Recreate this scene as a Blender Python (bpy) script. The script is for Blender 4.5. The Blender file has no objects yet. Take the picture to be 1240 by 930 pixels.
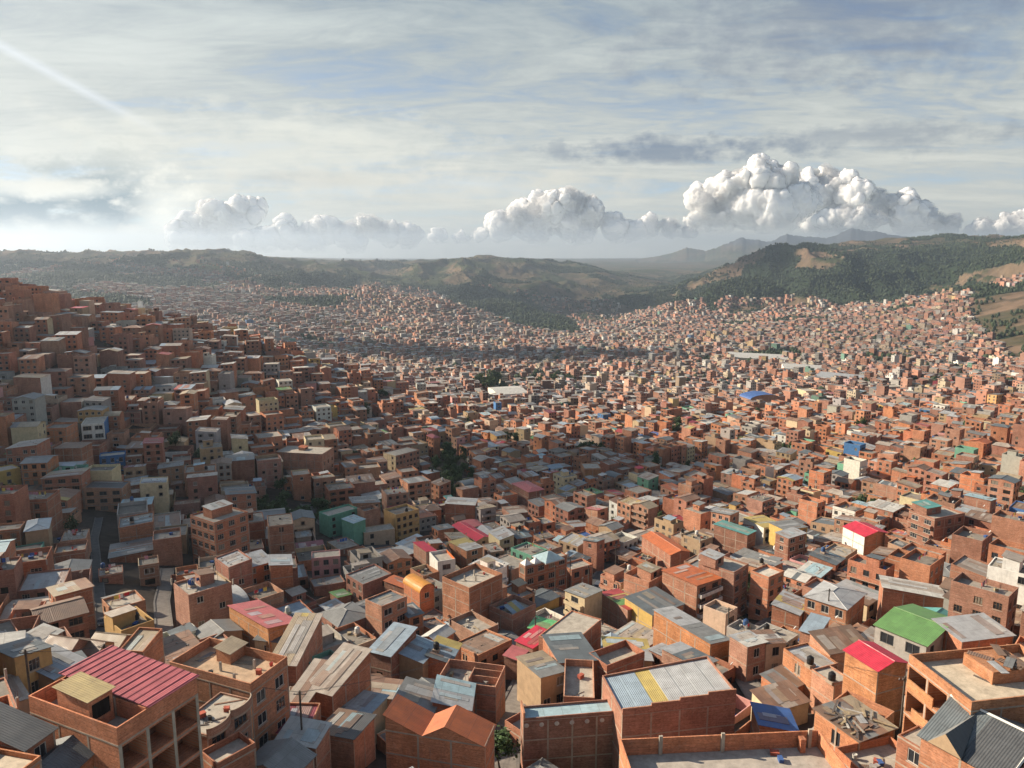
import bpy, math, random
import numpy as np
R = math.radians
random.seed(7)
sc = bpy.context.scene
COL = sc.collection
# ------------------------------------------------------------------ camera
F = 931.0; PITCH = R(10.0); CP, SP = math.cos(PITCH), math.sin(PITCH)
cam_d = bpy.data.cameras.new("camera"); cam = bpy.data.objects.new("camera", cam_d); COL.objects.link(cam)
cam_d.sensor_width = 36.0; cam_d.lens = 36.0 * F / 1240.0
cam_d.clip_start = 0.5; cam_d.clip_end = 200000.0
cam.location = (0, 0, 0); cam.rotation_euler = (math.pi / 2 - PITCH, 0, 0)
sc.camera = cam

def ray(px, py):
    a = (px - 620.0) / F; b = (465.0 - py) / F
    return (a, CP + SP * b, -SP + CP * b)
def project(x, y, z):
    dep = y * CP - z * SP
    dep = np.maximum(dep, 1e-3)
    up = y * SP + z * CP
    return 620.0 + F * x / dep, 465.0 - F * up / dep

# ------------------------------------------------------------------ numpy noise
def _h(ix, iy, seed):
    n = (ix.astype(np.int64) * 374761393 + iy.astype(np.int64) * 668265263 + seed * 974711) & 0x7fffffff
    n = ((n ^ (n >> 13)) * 1274126177) & 0x7fffffff
    return ((n ^ (n >> 16)) & 0xffff) / 65535.0
def vnoise(x, y, seed=0):
    x = np.asarray(x, float); y = np.asarray(y, float)
    ix = np.floor(x); iy = np.floor(y); fx = x - ix; fy = y - iy
    fx = fx * fx * (3 - 2 * fx); fy = fy * fy * (3 - 2 * fy)
    ix = ix.astype(np.int64); iy = iy.astype(np.int64)
    a = _h(ix, iy, seed); b = _h(ix + 1, iy, seed); c = _h(ix, iy + 1, seed); d = _h(ix + 1, iy + 1, seed)
    return (a * (1 - fx) + b * fx) * (1 - fy) + (c * (1 - fx) + d * fx) * fy
def fbm(x, y, seed=0, o=4):
    s = 0; a = 0.5; t = 0
    for i in range(o):
        s = s + a * vnoise(x * 2 ** i, y * 2 ** i, seed + i * 17); t += a; a *= 0.5
    return s / t
def ridged(x, y, seed=0, o=4):
    s = 0; a = 0.5; t = 0
    for i in range(o):
        s = s + a * (1 - np.abs(2 * vnoise(x * 2 ** i, y * 2 ** i, seed + i * 17) - 1)) ** 1.5; t += a; a *= 0.5
    return s / t
def sstep(x, a, b):
    t = np.clip((x - a) / (b - a), 0, 1); return t * t * (3 - 2 * t)

# ------------------------------------------------------------------ the lie of the land
# columns of (bearing, [(image row of the ground, horizontal distance) or (None, distance, height)])
N_ = None
COLS = {
 -700: [(930,62),(850,85),(750,125),(600,210),(450,300),(N_,420,-12),(N_,800,-60),(N_,2500,-120),(N_,3800,-20)],
 -250: [(930,62),(850,85),(750,125),(650,180),(550,245),(450,310),(380,380),(345,440),(N_,560,-16),(N_,900,-90),(N_,2000,-150),(N_,3200,-90),(N_,3800,-30)],
 0:   [(930,62),(850,85),(800,100),(750,125),(700,150),(650,185),(600,220),(550,255),(500,290),(450,330),(400,385),(362,440),(N_,560,-38),(N_,760,-105),(N_,1300,-175),(352,2600),(332,3150),(316,3650)],
 150: [(930,64),(850,86),(800,102),(750,127),(700,152),(650,188),(600,224),(550,262),(500,305),(450,355),(410,420),(386,475),(N_,600,-58),(N_,820,-120),(N_,1300,-165),(374,1800),(352,2500),(334,3150),(317,3700)],
 300: [(930,68),(850,88),(800,104),(750,128),(700,155),(650,192),(600,232),(550,278),(500,335),(450,410),(418,490),(N_,640,-90),(N_,900,-140),(400,1450),(372,2200),(352,2800),(337,3250),(313,3800)],
 450: [(930,71),(850,90),(800,106),(750,129),(700,162),(650,204),(600,258),(550,325),(500,415),(462,530),(N_,750,-125),(438,1080),(405,1750),(384,2200),(349,2650),(N_,3050,-172),(341,3900),(319,4900)],
 540: [(930,72),(850,91),(800,107),(750,130),(700,167),(650,210),(600,270),(550,345),(505,470),(470,720),(440,1120),(405,1850),(378,2350),(365,2480),(N_,2900,-225),(356,3500),(332,4200),(316,5000)],
 620: [(930,72),(850,91),(800,108),(750,132),(700,170),(650,215),(600,280),(550,370),(500,530),(460,850),(430,1300),(410,1900),(393,2350),(386,2700),(362,3300),(337,4100),(315,5000)],
 710: [(930,73),(850,92),(800,109),(750,134),(700,172),(650,217),(600,282),(550,372),(500,535),(460,860),(430,1300),(412,1950),(401,2400),(386,2900),(370,3500),(350,4200),(330,4900),(322,5400)],
 790: [(930,74),(850,93),(800,110),(750,135),(700,172),(650,218),(600,283),(550,374),(500,540),(460,870),(430,1350),(413,1900),(398,2400),(379,2900),(360,3600),(345,4500),(328,6500)],
 832: [(930,74),(850,93),(800,110),(750,135),(700,172),(650,218),(600,283),(550,374),(500,540),(460,875),(430,1375),(412,1850),(397,2350),(378,2850),(363,3250),(353,3600),(347,3850),(N_,4700,-240),(N_,6300,-215)],
 870: [(930,74),(850,93),(800,110),(750,135),(700,172),(650,218),(600,283),(550,374),(500,540),(460,880),(430,1400),(412,1850),(396,2300),(376,2800),(361,3200),(346,3550),(332,3900),(N_,4900,-150),(N_,6300,-120)],
 960: [(930,74),(850,93),(800,110),(750,134),(700,171),(650,216),(600,281),(550,372),(500,538),(460,880),(430,1400),(401,2100),(376,2700),(360,3080),(332,3450),(303,3850),(N_,4900,-40),(N_,6300,-20)],
 1050:[(930,73),(850,92),(800,109),(750,133),(700,169),(650,214),(600,278),(550,368),(500,532),(460,870),(430,1380),(403,2000),(382,2500),(364,2920),(345,3220),(320,3600),(298,4100)],
 1160:[(930,72),(850,91),(800,107),(750,130),(700,166),(650,210),(600,273),(550,362),(500,520),(465,780),(440,1180),(418,1550),(398,1900),(372,2250),(352,2550),(N_,2900,-150),(340,3250),(320,3600),(299,4050)],
 1250:[(930,72),(850,90),(800,105),(750,128),(700,162),(650,206),(600,267),(550,355),(500,510),(465,760),(442,1080),(420,1350),(395,1650),(375,1950),(350,2350),(325,2850),(301,3600)],
 1500:[(930,70),(850,88),(750,125),(650,200),(550,340),(500,480),(465,700),(440,950),(400,1400),(360,1900),(325,2500),(300,3400)],
 1950:[(930,68),(850,85),(750,120),(650,190),(550,320),(465,600),(420,900),(360,1500),(320,2200),(300,3200)],
}
PTS = []
def far_scale(d):                       # how much wider the near ground is than the table's first estimate
    t = min(1.0, max(0.0, (math.log(d) - math.log(450)) / (math.log(2600) - math.log(450)))); t = t * t * (3 - 2 * t)
    return 1.35 - 0.27 * t
for c, rows in COLS.items():
    for r in rows:
        if r[0] is None:
            k = far_scale(r[1]); d, z = r[1] * k, r[2] * k; a = math.atan2((c - 620.0) / F, CP + SP * 0.05)
        else:
            v = ray(c, r[0]); d = r[1] * far_scale(r[1]); hl = math.hypot(v[0], v[1]); z = v[2] / hl * d
            a = math.atan2(v[0], v[1])
        PTS.append((a, math.log(d), z))
    a = math.atan2((c - 620.0) / F, CP)
    PTS.append((a, math.log(50), -70.0)); PTS.append((a, math.log(18), -73.0))
    fr = (-62, -85, -150, -330) if c < 400 else ((-125, -165, -220, -420) if c < 640 else ((-200, -200, -210, -380) if c < 940 else ((-60, -20, -20, -60) if c < 1000 else ((25, 62, 95, 130) if c < 1100 else (60, 100, 120, 160)))))
    for dd, zz in zip((6900, 9500, 16000, 40000), fr): PTS.append((a, math.log(dd), float(zz)))
P_ = np.array(PTS); AS = 2.6
X_ = np.c_[P_[:, 0] * AS, P_[:, 1]]
def _U(r2): return 0.5 * r2 * np.log(r2 + 1e-9)
_n = len(X_)
_K = _U(((X_[:, None] - X_[None]) ** 2).sum(-1)) + np.eye(_n) * 0.0015
_Pm = np.c_[np.ones(_n), X_]
_A = np.zeros((_n + 3, _n + 3)); _A[:_n, :_n] = _K; _A[:_n, _n:] = _Pm; _A[_n:, :_n] = _Pm.T
_W = np.linalg.solve(_A, np.r_[P_[:, 2], 0, 0, 0])
# table in (bearing, log distance) for fast look-ups
AZ0, AZ1, NA = R(-100), R(100), 560
L0, L1, NL = math.log(12), math.log(42000), 620
_az = np.linspace(AZ0, AZ1, NA); _ld = np.linspace(L0, L1, NL)
TAB = np.zeros((NA, NL))
_azc = np.clip(_az, R(-54), R(56))
for i in range(NA):
    q = np.c_[np.full(NL, _azc[i] * AS), _ld]
    TAB[i] = _U(((q[:, None] - X_[None]) ** 2).sum(-1)) @ _W[:_n] + _W[_n] + q @ _W[_n + 1:]
FAR = [(770,303),(800,298),(818,293),(832,288),(846,291),(856,293),(872,287),(884,284),(897,279),(908,282),(917,285),(933,289),(944,285),(953,282),(968,287),(985,289),(1000,293),(1012,291),(1024,286),(1032,284),(1046,289),(1062,291),(1080,296),(1120,301)]
FAR_A = []; FAR_H = []
for _x, _y in FAR:
    _v = ray(_x, _y); _l = math.hypot(_v[0], _v[1]); FAR_A.append(math.atan2(_v[0], _v[1])); FAR_H.append(max(0.0, _v[2] / _l * 13500 + 45))
def detail(x, y):
    d = np.hypot(x, y)
    a = np.arctan2(x, y)
    near = (fbm(x / 45.0, y / 45.0, 3, 3) - 0.5) * 3.0 * sstep(d, 90, 250)
    mid = (fbm(x / 260.0, y / 260.0, 5, 4) - 0.5) * 30.0 * sstep(d, 900, 2200)
    wx = 140 * (fbm(x / 260., y / 260., 12, 3) - .5); g = (ridged((x + wx) / 390.0 + 3.1, (y - wx) / 700.0, 11, 7) - np.where(a < R(12), .66, .55))
    hill = g * (125.0 * sstep(d, 2500, 3500) * (1 - 0.45 * sstep(d, 3800, 4600) * sstep(a, R(-2), R(8)))) * (1 - 0.75 * sstep(d, 5200, 7000))
    rightm = (ridged(x / 360.0 + .6 * fbm(x / 500., y / 500., 24, 2), y / 900.0, 23, 6) - 0.50) * 210.0 * sstep(d, 2900, 3300) * (1 - sstep(d, 3900, 4500)) * sstep(a, R(10), R(16))
    # far blue range
    m = np.interp(a, FAR_A, FAR_H, left=0, right=0)
    m = m * (0.94 + 0.12 * vnoise(a * 900, a * 0, 31)) * np.exp(-((d - 13500.0) / 1500.0) ** 2) - 150 * (m > 20) * (1 - ridged(x / 900.0, y / 2200.0, 31, 6)) * np.exp(-((d - 12300.0) / 900.0) ** 2)
    return near + mid + hill + rightm + m
def ground(x, y):
    x = np.asarray(x, float); y = np.asarray(y, float)
    d = np.maximum(np.hypot(x, y), 12.5); a = np.arctan2(x, y)
    fi = np.clip((a - AZ0) / (AZ1 - AZ0) * (NA - 1), 0, NA - 1.001); fj = np.clip((np.log(d) - L0) / (L1 - L0) * (NL - 1), 0, NL - 1.001)
    i = fi.astype(int); j = fj.astype(int); u = fi - i; v = fj - j
    z = (TAB[i, j] * (1 - u) + TAB[i + 1, j] * u) * (1 - v) + (TAB[i, j + 1] * (1 - u) + TAB[i + 1, j + 1] * u) * v
    return z + detail(x, y)
def gz(x, y): return float(ground(x, y))
def hit(px, py, h=0.0, dmin=30.0):
    """where the line of sight through a photo pixel meets the surface h metres above the ground"""
    v = ray(px, py); hl = math.hypot(v[0], v[1])
    ds = np.exp(np.linspace(math.log(dmin), math.log(9000), 1400))
    x = v[0] / hl * ds; y = v[1] / hl * ds; z = v[2] / hl * ds
    below = z < ground(x, y) + h
    if not below.any(): k = len(ds) - 1
    else: k = int(np.argmax(below))
    return x[k], y[k], z[k]

# ------------------------------------------------------------------ land use, as areas of the valley
def poly(px, py, P):
    ins = np.zeros(px.shape, bool); n = len(P); j = n - 1
    for i in range(n):
        xi, yi = P[i]; xj, yj = P[j]
        ins ^= ((yi > py) != (yj > py)) & (px < (xj - xi) * (py - yi) / (yj - yi + 1e-9) + xi)
        j = i
    return ins
FOREST = [
 (2700, 6000, [(800,366),(850,345),(900,332),(950,322),(1000,326),(1030,306),(1090,301),(1180,296),(1240,300),(1240,318),(1180,328),(1130,347),(1080,368),(1050,367),(960,359),(870,358),(820,366)]),
 (2350, 4200, [(480,345),(520,352),(560,370),(640,398),(706,409),(700,392),(650,372),(600,352),(540,338)]),
 (2500, 4200, [(-300,316),(60,318),(230,322),(330,316),(400,318),(460,345),(400,362),(330,356),(250,354),(150,340),(-300,340)]),
 (900, 2600, [(570,468),(600,455),(700,452),(770,456),(865,460),(868,470),(780,474),(700,468),(640,470),(590,482)]),
 (1100, 2400, [(640,440),(700,434),(760,438),(700,444)]),
 (1000, 1700, [(1010,436),(1060,428),(1130,436),(1060,444)]),
 (1300, 3000, [(880,430),(960,424),(980,432),(900,442)]),
 (1500, 2600, [(60,352),(150,360),(200,372),(120,372),(60,362)]),
 (2600, 2560+900, [(1030,345),(1100,352),(1180,340),(1240,350),(1240,362),(1180,352),(1090,362)]),
]
BARE = [
 (1100, 4000, [(1180,352),(1245,344),(1700,330),(1700,440),(1245,452),(1215,425),(1190,400),(1175,375)]),
 (3300, 9000, [(-900,200),(1900,200),(1900,312),(-900,312)]),
 (2500, 4200, [(880,372),(925,368),(930,378),(890,382)]),
]
def landuse(x, y, z=None):
    if z is None: z = ground(x, y)
    d = np.hypot(x, y); px, py = project(x, y, z)
    wob = (fbm(x / 160.0, y / 160.0, 71, 3) - 0.5) * 14
    f = np.zeros(x.shape, bool); b = np.zeros(x.shape, bool)
    for k, (d0, d1, P) in enumerate(FOREST): f |= (d > d0) & (d < d1) & poly(px + wob, py + wob * 0.7, P) & ((k not in (2, 3, 4, 5)) | (fbm(x / 150.0, y / 220.0, 72, 4) > (.54 if k == 2 else .5)))
    for d0, d1, P in BARE: b |= (d > d0) & (d < d1) & poly(px + wob, py, P)
    # trees also fill gullies here and there on the far hills
    f |= (d > 2500) & (d < 6600) & (fbm(x / 300.0, y / 300.0, 91, 5) > np.where(px < 430, .61, np.where(px < 800, .585, .535))) & (fbm(x / 330.0, y / 330.0, 55, 3) < .60)
    f |= (d > 600) & (d < 2500) & (fbm(x / 120.0, y / 120.0, 92, 3) > 0.775)
    return f, b & ~f, px, py, d
# ------------------------------------------------------------------ materials
MATS = {}
def new_mat(name):
    m = bpy.data.materials.new(name); m.use_nodes = True; nt = m.node_tree
    for n in list(nt.nodes): nt.nodes.remove(n)
    o = nt.nodes.new("ShaderNodeOutputMaterial"); b = nt.nodes.new("ShaderNodeBsdfPrincipled")
    nt.links.new(b.outputs[0], o.inputs[0]); MATS[name] = m
    b.inputs["Specular IOR Level"].default_value = 0.2
    return m, nt, b
def nd(nt, t, **k):
    n = nt.nodes.new(t)
    for a, v in k.items():
        if a.startswith("i_"): n.inputs[a[2:]].default_value = v
        else: setattr(n, a, v)
    return n
def lk(nt, a, b): nt.links.new(a, b)
def tintnode(nt):
    a = nd(nt, "ShaderNodeAttribute", attribute_name="tint"); return a
def mixc(nt, kind, fac, a, b):
    n = nt.nodes.new("ShaderNodeMix"); n.data_type = 'RGBA'; n.blend_type = kind
    for s, v in ((0, fac), (6, a), (7, b)):
        if hasattr(v, "is_linked") or isinstance(v, bpy.types.NodeSocket): nt.links.new(v, n.inputs[s])
        else: n.inputs[s].default_value = v if s == 0 else (*v, 1.0)
    return n.outputs[2]
def mathn(nt, op, a, b=None, c=None):
    n = nt.nodes.new("ShaderNodeMath"); n.operation = op
    for i, v in enumerate((a, b, c)):
        if v is None: continue
        if isinstance(v, bpy.types.NodeSocket): nt.links.new(v, n.inputs[i])
        else: n.inputs[i].default_value = v
    return n.outputs[0]
def mapr(nt, v, a, b, c, d):
    n = nt.nodes.new("ShaderNodeMapRange"); nt.links.new(v, n.inputs[0])
    for i, x in enumerate((a, b, c, d)): n.inputs[i + 1].default_value = x
    return n.outputs[0]
def noise(nt, vec, scale, detail=4, rough=0.6, dim='3D'):
    n = nd(nt, "ShaderNodeTexNoise", noise_dimensions=dim); n.inputs["Scale"].default_value = scale
    n.inputs["Detail"].default_value = detail; n.inputs["Roughness"].default_value = rough
    nt.links.new(vec, n.inputs["Vector"]); return n.outputs["Fac"]
def mapping(nt, vec, sx, sy, sz=1.0, rz=0.0):
    n = nd(nt, "ShaderNodeMapping"); n.inputs["Scale"].default_value = (sx, sy, sz); n.inputs["Rotation"].default_value = (0, 0, rz)
    nt.links.new(vec, n.inputs["Vector"]); return n.outputs[0]

def make_brick():
    m, nt, b = new_mat("brick"); t = tintnode(nt); uv = nd(nt, "ShaderNodeUVMap").outputs[0]
    geo = nd(nt, "ShaderNodeNewGeometry").outputs["Position"]
    br = nd(nt, "ShaderNodeTexBrick"); lk(nt, uv, br.inputs["Vector"])
    br.inputs["Scale"].default_value = 1.0; br.inputs["Mortar Size"].default_value = 0.017; br.inputs["Mortar Smooth"].default_value = 0.2
    br.inputs["Bias"].default_value = 0.0; br.inputs["Brick Width"].default_value = 0.27; br.inputs["Row Height"].default_value = 0.17
    br.inputs["Color1"].default_value = (0.74, 0.71, 0.69, 1); br.inputs["Color2"].default_value = (1.08, 1.10, 1.12, 1); br.inputs["Mortar"].default_value = (0.88, 1.18, 1.42, 1)
    c = mixc(nt, 'MULTIPLY', 1.0, t.outputs["Color"], br.outputs["Color"])
    n1 = noise(nt, mapping(nt, geo, 0.45, 0.45, 0.22), 1.0, 5, 0.65)
    c = mixc(nt, 'MULTIPLY', 1.0, c, mixc(nt, 'MIX', mapr(nt, n1, 0.3, 0.7, 0, 1), (0.70, 0.68, 0.66), (1.12, 1.13, 1.14)))
    n2 = noise(nt, mapping(nt, geo, 3.2, 3.2, 0.35), 1.0, 3, 0.6)      # rain streaks
    c = mixc(nt, 'MIX', mapr(nt, n2, 0.55, 0.80, 0, 0.5), c, (0.16, 0.10, 0.08))
    n3 = noise(nt, mapping(nt, geo, 0.9, 0.9, 0.9), 1.0, 4, 0.7)      # mortar slurry and salts
    c = mixc(nt, 'MIX', mapr(nt, n3, 0.56, 0.76, 0, 0.35), c, (0.42, 0.32, 0.25))
    lk(nt, c, b.inputs["Base Color"]); b.inputs["Roughness"].default_value = 0.92
    n5 = noise(nt, mapping(nt, uv, 0.35, 5.88), 1.0, 1, 0.5)     # courses laid on different days
    c = mixc(nt, 'MULTIPLY', 1.0, c, mixc(nt, 'MIX', mapr(nt, n5, 0.35, 0.65, 0, 1), (0.84,) * 3, (1.10,) * 3)); lk(nt, c, b.inputs["Base Color"])
    bp = nd(nt, "ShaderNodeBump"); bp.inputs["Strength"].default_value = 0.6; bp.inputs["Distance"].default_value = 0.03
    lk(nt, br.outputs["Fac"], bp.inputs["Height"]); bp.invert = True; lk(nt, bp.outputs[0], b.inputs["Normal"])
def make_plain(name, rough, lo, hi, s1, streak, metal=0.0, rust=False, spec=0.2):
    m, nt, b = new_mat(name); t = tintnode(nt); geo = nd(nt, "ShaderNodeNewGeometry").outputs["Position"]
    n1 = noise(nt, geo, s1, 6, 0.68)
    c = mixc(nt, 'MULTIPLY', 1.0, t.outputs["Color"], mixc(nt, 'MIX', mapr(nt, n1, 0.28, 0.72, 0, 1), (lo,) * 3, (hi,) * 3))
    if streak:
        n2 = noise(nt, mapping(nt, geo, 2.6, 2.6, 0.3), 1.0, 4, 0.6)
        c = mixc(nt, 'MIX', mapr(nt, n2, 0.55, 0.8, 0, streak), c, (0.10, 0.085, 0.075))
    lk(nt, c, b.inputs["Base Color"]); b.inputs["Roughness"].default_value = rough
    b.inputs["Metallic"].default_value = metal; b.inputs["Specular IOR Level"].default_value = spec
def make_sheet():
    m, nt, b = new_mat("sheet"); t = tintnode(nt); uv = nd(nt, "ShaderNodeUVMap").outputs[0]
    geo = nd(nt, "ShaderNodeNewGeometry").outputs["Position"]
    sep = nd(nt, "ShaderNodeSeparateXYZ"); lk(nt, uv, sep.inputs[0])
    cu = mathn(nt, 'FLOOR', mathn(nt, 'DIVIDE', sep.outputs[0], 0.84)); cv = mathn(nt, 'FLOOR', mathn(nt, 'DIVIDE', sep.outputs[1], 2.6))
    cmb = nd(nt, "ShaderNodeCombineXYZ"); lk(nt, cu, cmb.inputs[0]); lk(nt, cv, cmb.inputs[1])
    wn = nd(nt, "ShaderNodeTexWhiteNoise", noise_dimensions='3D'); lk(nt, cmb.outputs[0], wn.inputs[0])
    amp = mathn(nt, 'MULTIPLY_ADD', t.outputs["Alpha"], 0.32, 0.10)
    v = mathn(nt, 'ADD', mathn(nt, 'MULTIPLY', mathn(nt, 'SUBTRACT', wn.outputs[0], 0.5), amp), 1.0)
    c = mixc(nt, 'MULTIPLY', 1.0, t.outputs["Color"], (1, 1, 1)); 
    cc = nd(nt, "ShaderNodeVectorMath", operation='SCALE'); lk(nt, c, cc.inputs[0]); lk(nt, v, cc.inputs[3]); c = cc.outputs[0]
    n1 = noise(nt, mapping(nt, uv, 1.3, 0.25), 1.0, 6, 0.7)
    n0 = noise(nt, geo, 0.22, 4, 0.6)
    thr = mathn(nt, 'SUBTRACT', 0.76, mathn(nt, 'MULTIPLY', t.outputs["Alpha"], 0.40))
    rf = mathn(nt, 'ADD', mathn(nt, 'MULTIPLY', n1, 0.6), mathn(nt, 'MULTIPLY', n0, 0.4))
    rm = nd(nt, "ShaderNodeMapRange"); lk(nt, rf, rm.inputs[0]); lk(nt, thr, rm.inputs[1]); lk(nt, mathn(nt, 'ADD', thr, 0.16), rm.inputs[2]); rm.inputs[4].default_value = 0.85
    wob = mixc(nt, 'MIX', mapr(nt, wn.outputs[0], 0, 1, 0, 1), (0.19, 0.085, 0.05), (0.30, 0.17, 0.10))
    c = mixc(nt, 'MIX', rm.outputs[0], c, wob)
    n4 = noise(nt, geo, 0.7, 5, 0.7)
    c = mixc(nt, 'MULTIPLY', 1.0, c, mixc(nt, 'MIX', mapr(nt, n4, 0.3, 0.7, 0, 1), (0.76, 0.74, 0.72), (1.12, 1.12, 1.12)))
    # seams where the sheets overlap
    se = mathn(nt, 'LESS_THAN', mathn(nt, 'FRACT', mathn(nt, 'DIVIDE', sep.outputs[1], 2.6)), 0.022)
    se2 = mathn(nt, 'LESS_THAN', mathn(nt, 'FRACT', mathn(nt, 'DIVIDE', sep.outputs[0], 0.84)), 0.05)
    c = mixc(nt, 'MIX', mathn(nt, 'MULTIPLY', mathn(nt, 'MAXIMUM', se, mathn(nt, 'MULTIPLY', se2, 0.55)), 0.45), c, (0.06, 0.05, 0.045))
    lk(nt, c, b.inputs["Base Color"]); b.inputs["Metallic"].default_value = 0.0
    lk(nt, mapr(nt, n4, 0.3, 0.7, 0.42, 0.7), b.inputs["Roughness"]); b.inputs["Specular IOR Level"].default_value = 0.5
    w = nd(nt, "ShaderNodeTexWave", wave_type='BANDS', bands_direction='X', wave_profile='SIN'); lk(nt, uv, w.inputs[0]); w.inputs["Scale"].default_value = 1.2; w.inputs["Distortion"].default_value = 0
    bp = nd(nt, "ShaderNodeBump"); bp.inputs["Strength"].default_value = 0.8; bp.inputs["Distance"].default_value = 0.035
    lk(nt, w.outputs["Fac"], bp.inputs["Height"]); lk(nt, bp.outputs[0], b.inputs["Normal"])
def make_glass():
    m, nt, b = new_mat("glass"); t = tintnode(nt); geo = nd(nt, "ShaderNodeNewGeometry").outputs["Position"]
    c = mixc(nt, 'MULTIPLY', 1.0, t.outputs["Color"], mixc(nt, 'MIX', noise(nt, geo, 1.1, 2, 0.5), (0.4, 0.4, 0.4), (1.5, 1.5, 1.5)))
    lk(nt, c, b.inputs["Base Color"]); b.inputs["Roughness"].default_value = 0.12; b.inputs["Specular IOR Level"].default_value = 0.6
def make_farwall():
    """walls of the far town: windows by the metre"""
    m, nt, b = new_mat("farwall"); t = tintnode(nt); uv = nd(nt, "ShaderNodeUVMap").outputs[0]
    sep = nd(nt, "ShaderNodeSeparateXYZ"); lk(nt, uv, sep.inputs[0])
    u = mathn(nt, 'DIVIDE', sep.outputs[0], 2.6); v = mathn(nt, 'DIVIDE', sep.outputs[1], 2.7)
    fu = mathn(nt, 'FRACT', u); fv = mathn(nt, 'FRACT', v)
    def band(x, a, c): return mathn(nt, 'MULTIPLY', mathn(nt, 'GREATER_THAN', x, a), mathn(nt, 'LESS_THAN', x, c))
    cmb = nd(nt, "ShaderNodeCombineXYZ"); lk(nt, mathn(nt, 'FLOOR', u), cmb.inputs[0]); lk(nt, mathn(nt, 'FLOOR', v), cmb.inputs[1])
    wn = nd(nt, "ShaderNodeTexWhiteNoise", noise_dimensions='3D'); lk(nt, cmb.outputs[0], wn.inputs[0])
    w = mathn(nt, 'MULTIPLY', mathn(nt, 'MULTIPLY', band(fu, 0.24, 0.76), band(fv, 0.30, 0.78)), mathn(nt, 'LESS_THAN', wn.outputs[0], t.outputs["Alpha"]))
    geo = nd(nt, "ShaderNodeNewGeometry").outputs["Position"]
    n1 = noise(nt, geo, 0.12, 4, 0.7)
    c = mixc(nt, 'MULTIPLY', 1.0, t.outputs["Color"], mixc(nt, 'MIX', mapr(nt, n1, 0.3, 0.7, 0, 1), (0.75,) * 3, (1.2,) * 3))
    c = mixc(nt, 'MIX', w, c, (0.025, 0.028, 0.032))
    lk(nt, c, b.inputs["Base Color"]); b.inputs["Roughness"].default_value = 0.85
def make_ground():
    m, nt, b = new_mat("ground"); t = tintnode(nt); geo = nd(nt, "ShaderNodeNewGeometry").outputs["Position"]
    c = t.outputs["Color"]
    for s, lo, hi in ((0.004, 0.8, 1.2), (0.03, 0.72, 1.25), (0.4, 0.72, 1.25)):
        c = mixc(nt, 'MULTIPLY', 1.0, c, mixc(nt, 'MIX', mapr(nt, noise(nt, geo, s, 6, 0.7), 0.3, 0.7, 0, 1), (lo,) * 3, (hi,) * 3))
    lk(nt, c, b.inputs["Base Color"]); b.inputs["Roughness"].default_value = 0.95; b.inputs["Specular IOR Level"].default_value = 0.05
def make_leaf():
    m, nt, b = new_mat("leaf"); t = tintnode(nt); geo = nd(nt, "ShaderNodeNewGeometry").outputs["Position"]
    c = mixc(nt, 'MULTIPLY', 1.0, t.outputs["Color"], mixc(nt, 'MIX', noise(nt, geo, 0.8, 3, 0.6), (0.55,) * 3, (1.5,) * 3))
    lk(nt, c, b.inputs["Base Color"]); b.inputs["Roughness"].default_value = 0.7; b.inputs["Specular IOR Level"].default_value = 0.15
make_brick(); make_sheet(); make_glass(); make_farwall(); make_ground(); make_leaf()
make_plain("plaster", 0.9, 0.78, 1.14, 0.9, 0.4)
make_plain("concrete", 0.92, 0.66, 1.22, 0.8, 0.35)
make_plain("paint", 0.5, 0.9, 1.08, 1.2, 0.0, spec=0.4)
make_plain("cloth", 0.95, 0.8, 1.15, 1.5, 0.0)
make_plain("wood", 0.9, 0.6, 1.3, 2.0, 0.2)
MI = ["brick", "sheet", "glass", "plaster", "concrete", "paint", "cloth", "wood", "farwall", "ground", "leaf"]
MID = {k: i for i, k in enumerate(MI)}

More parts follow.
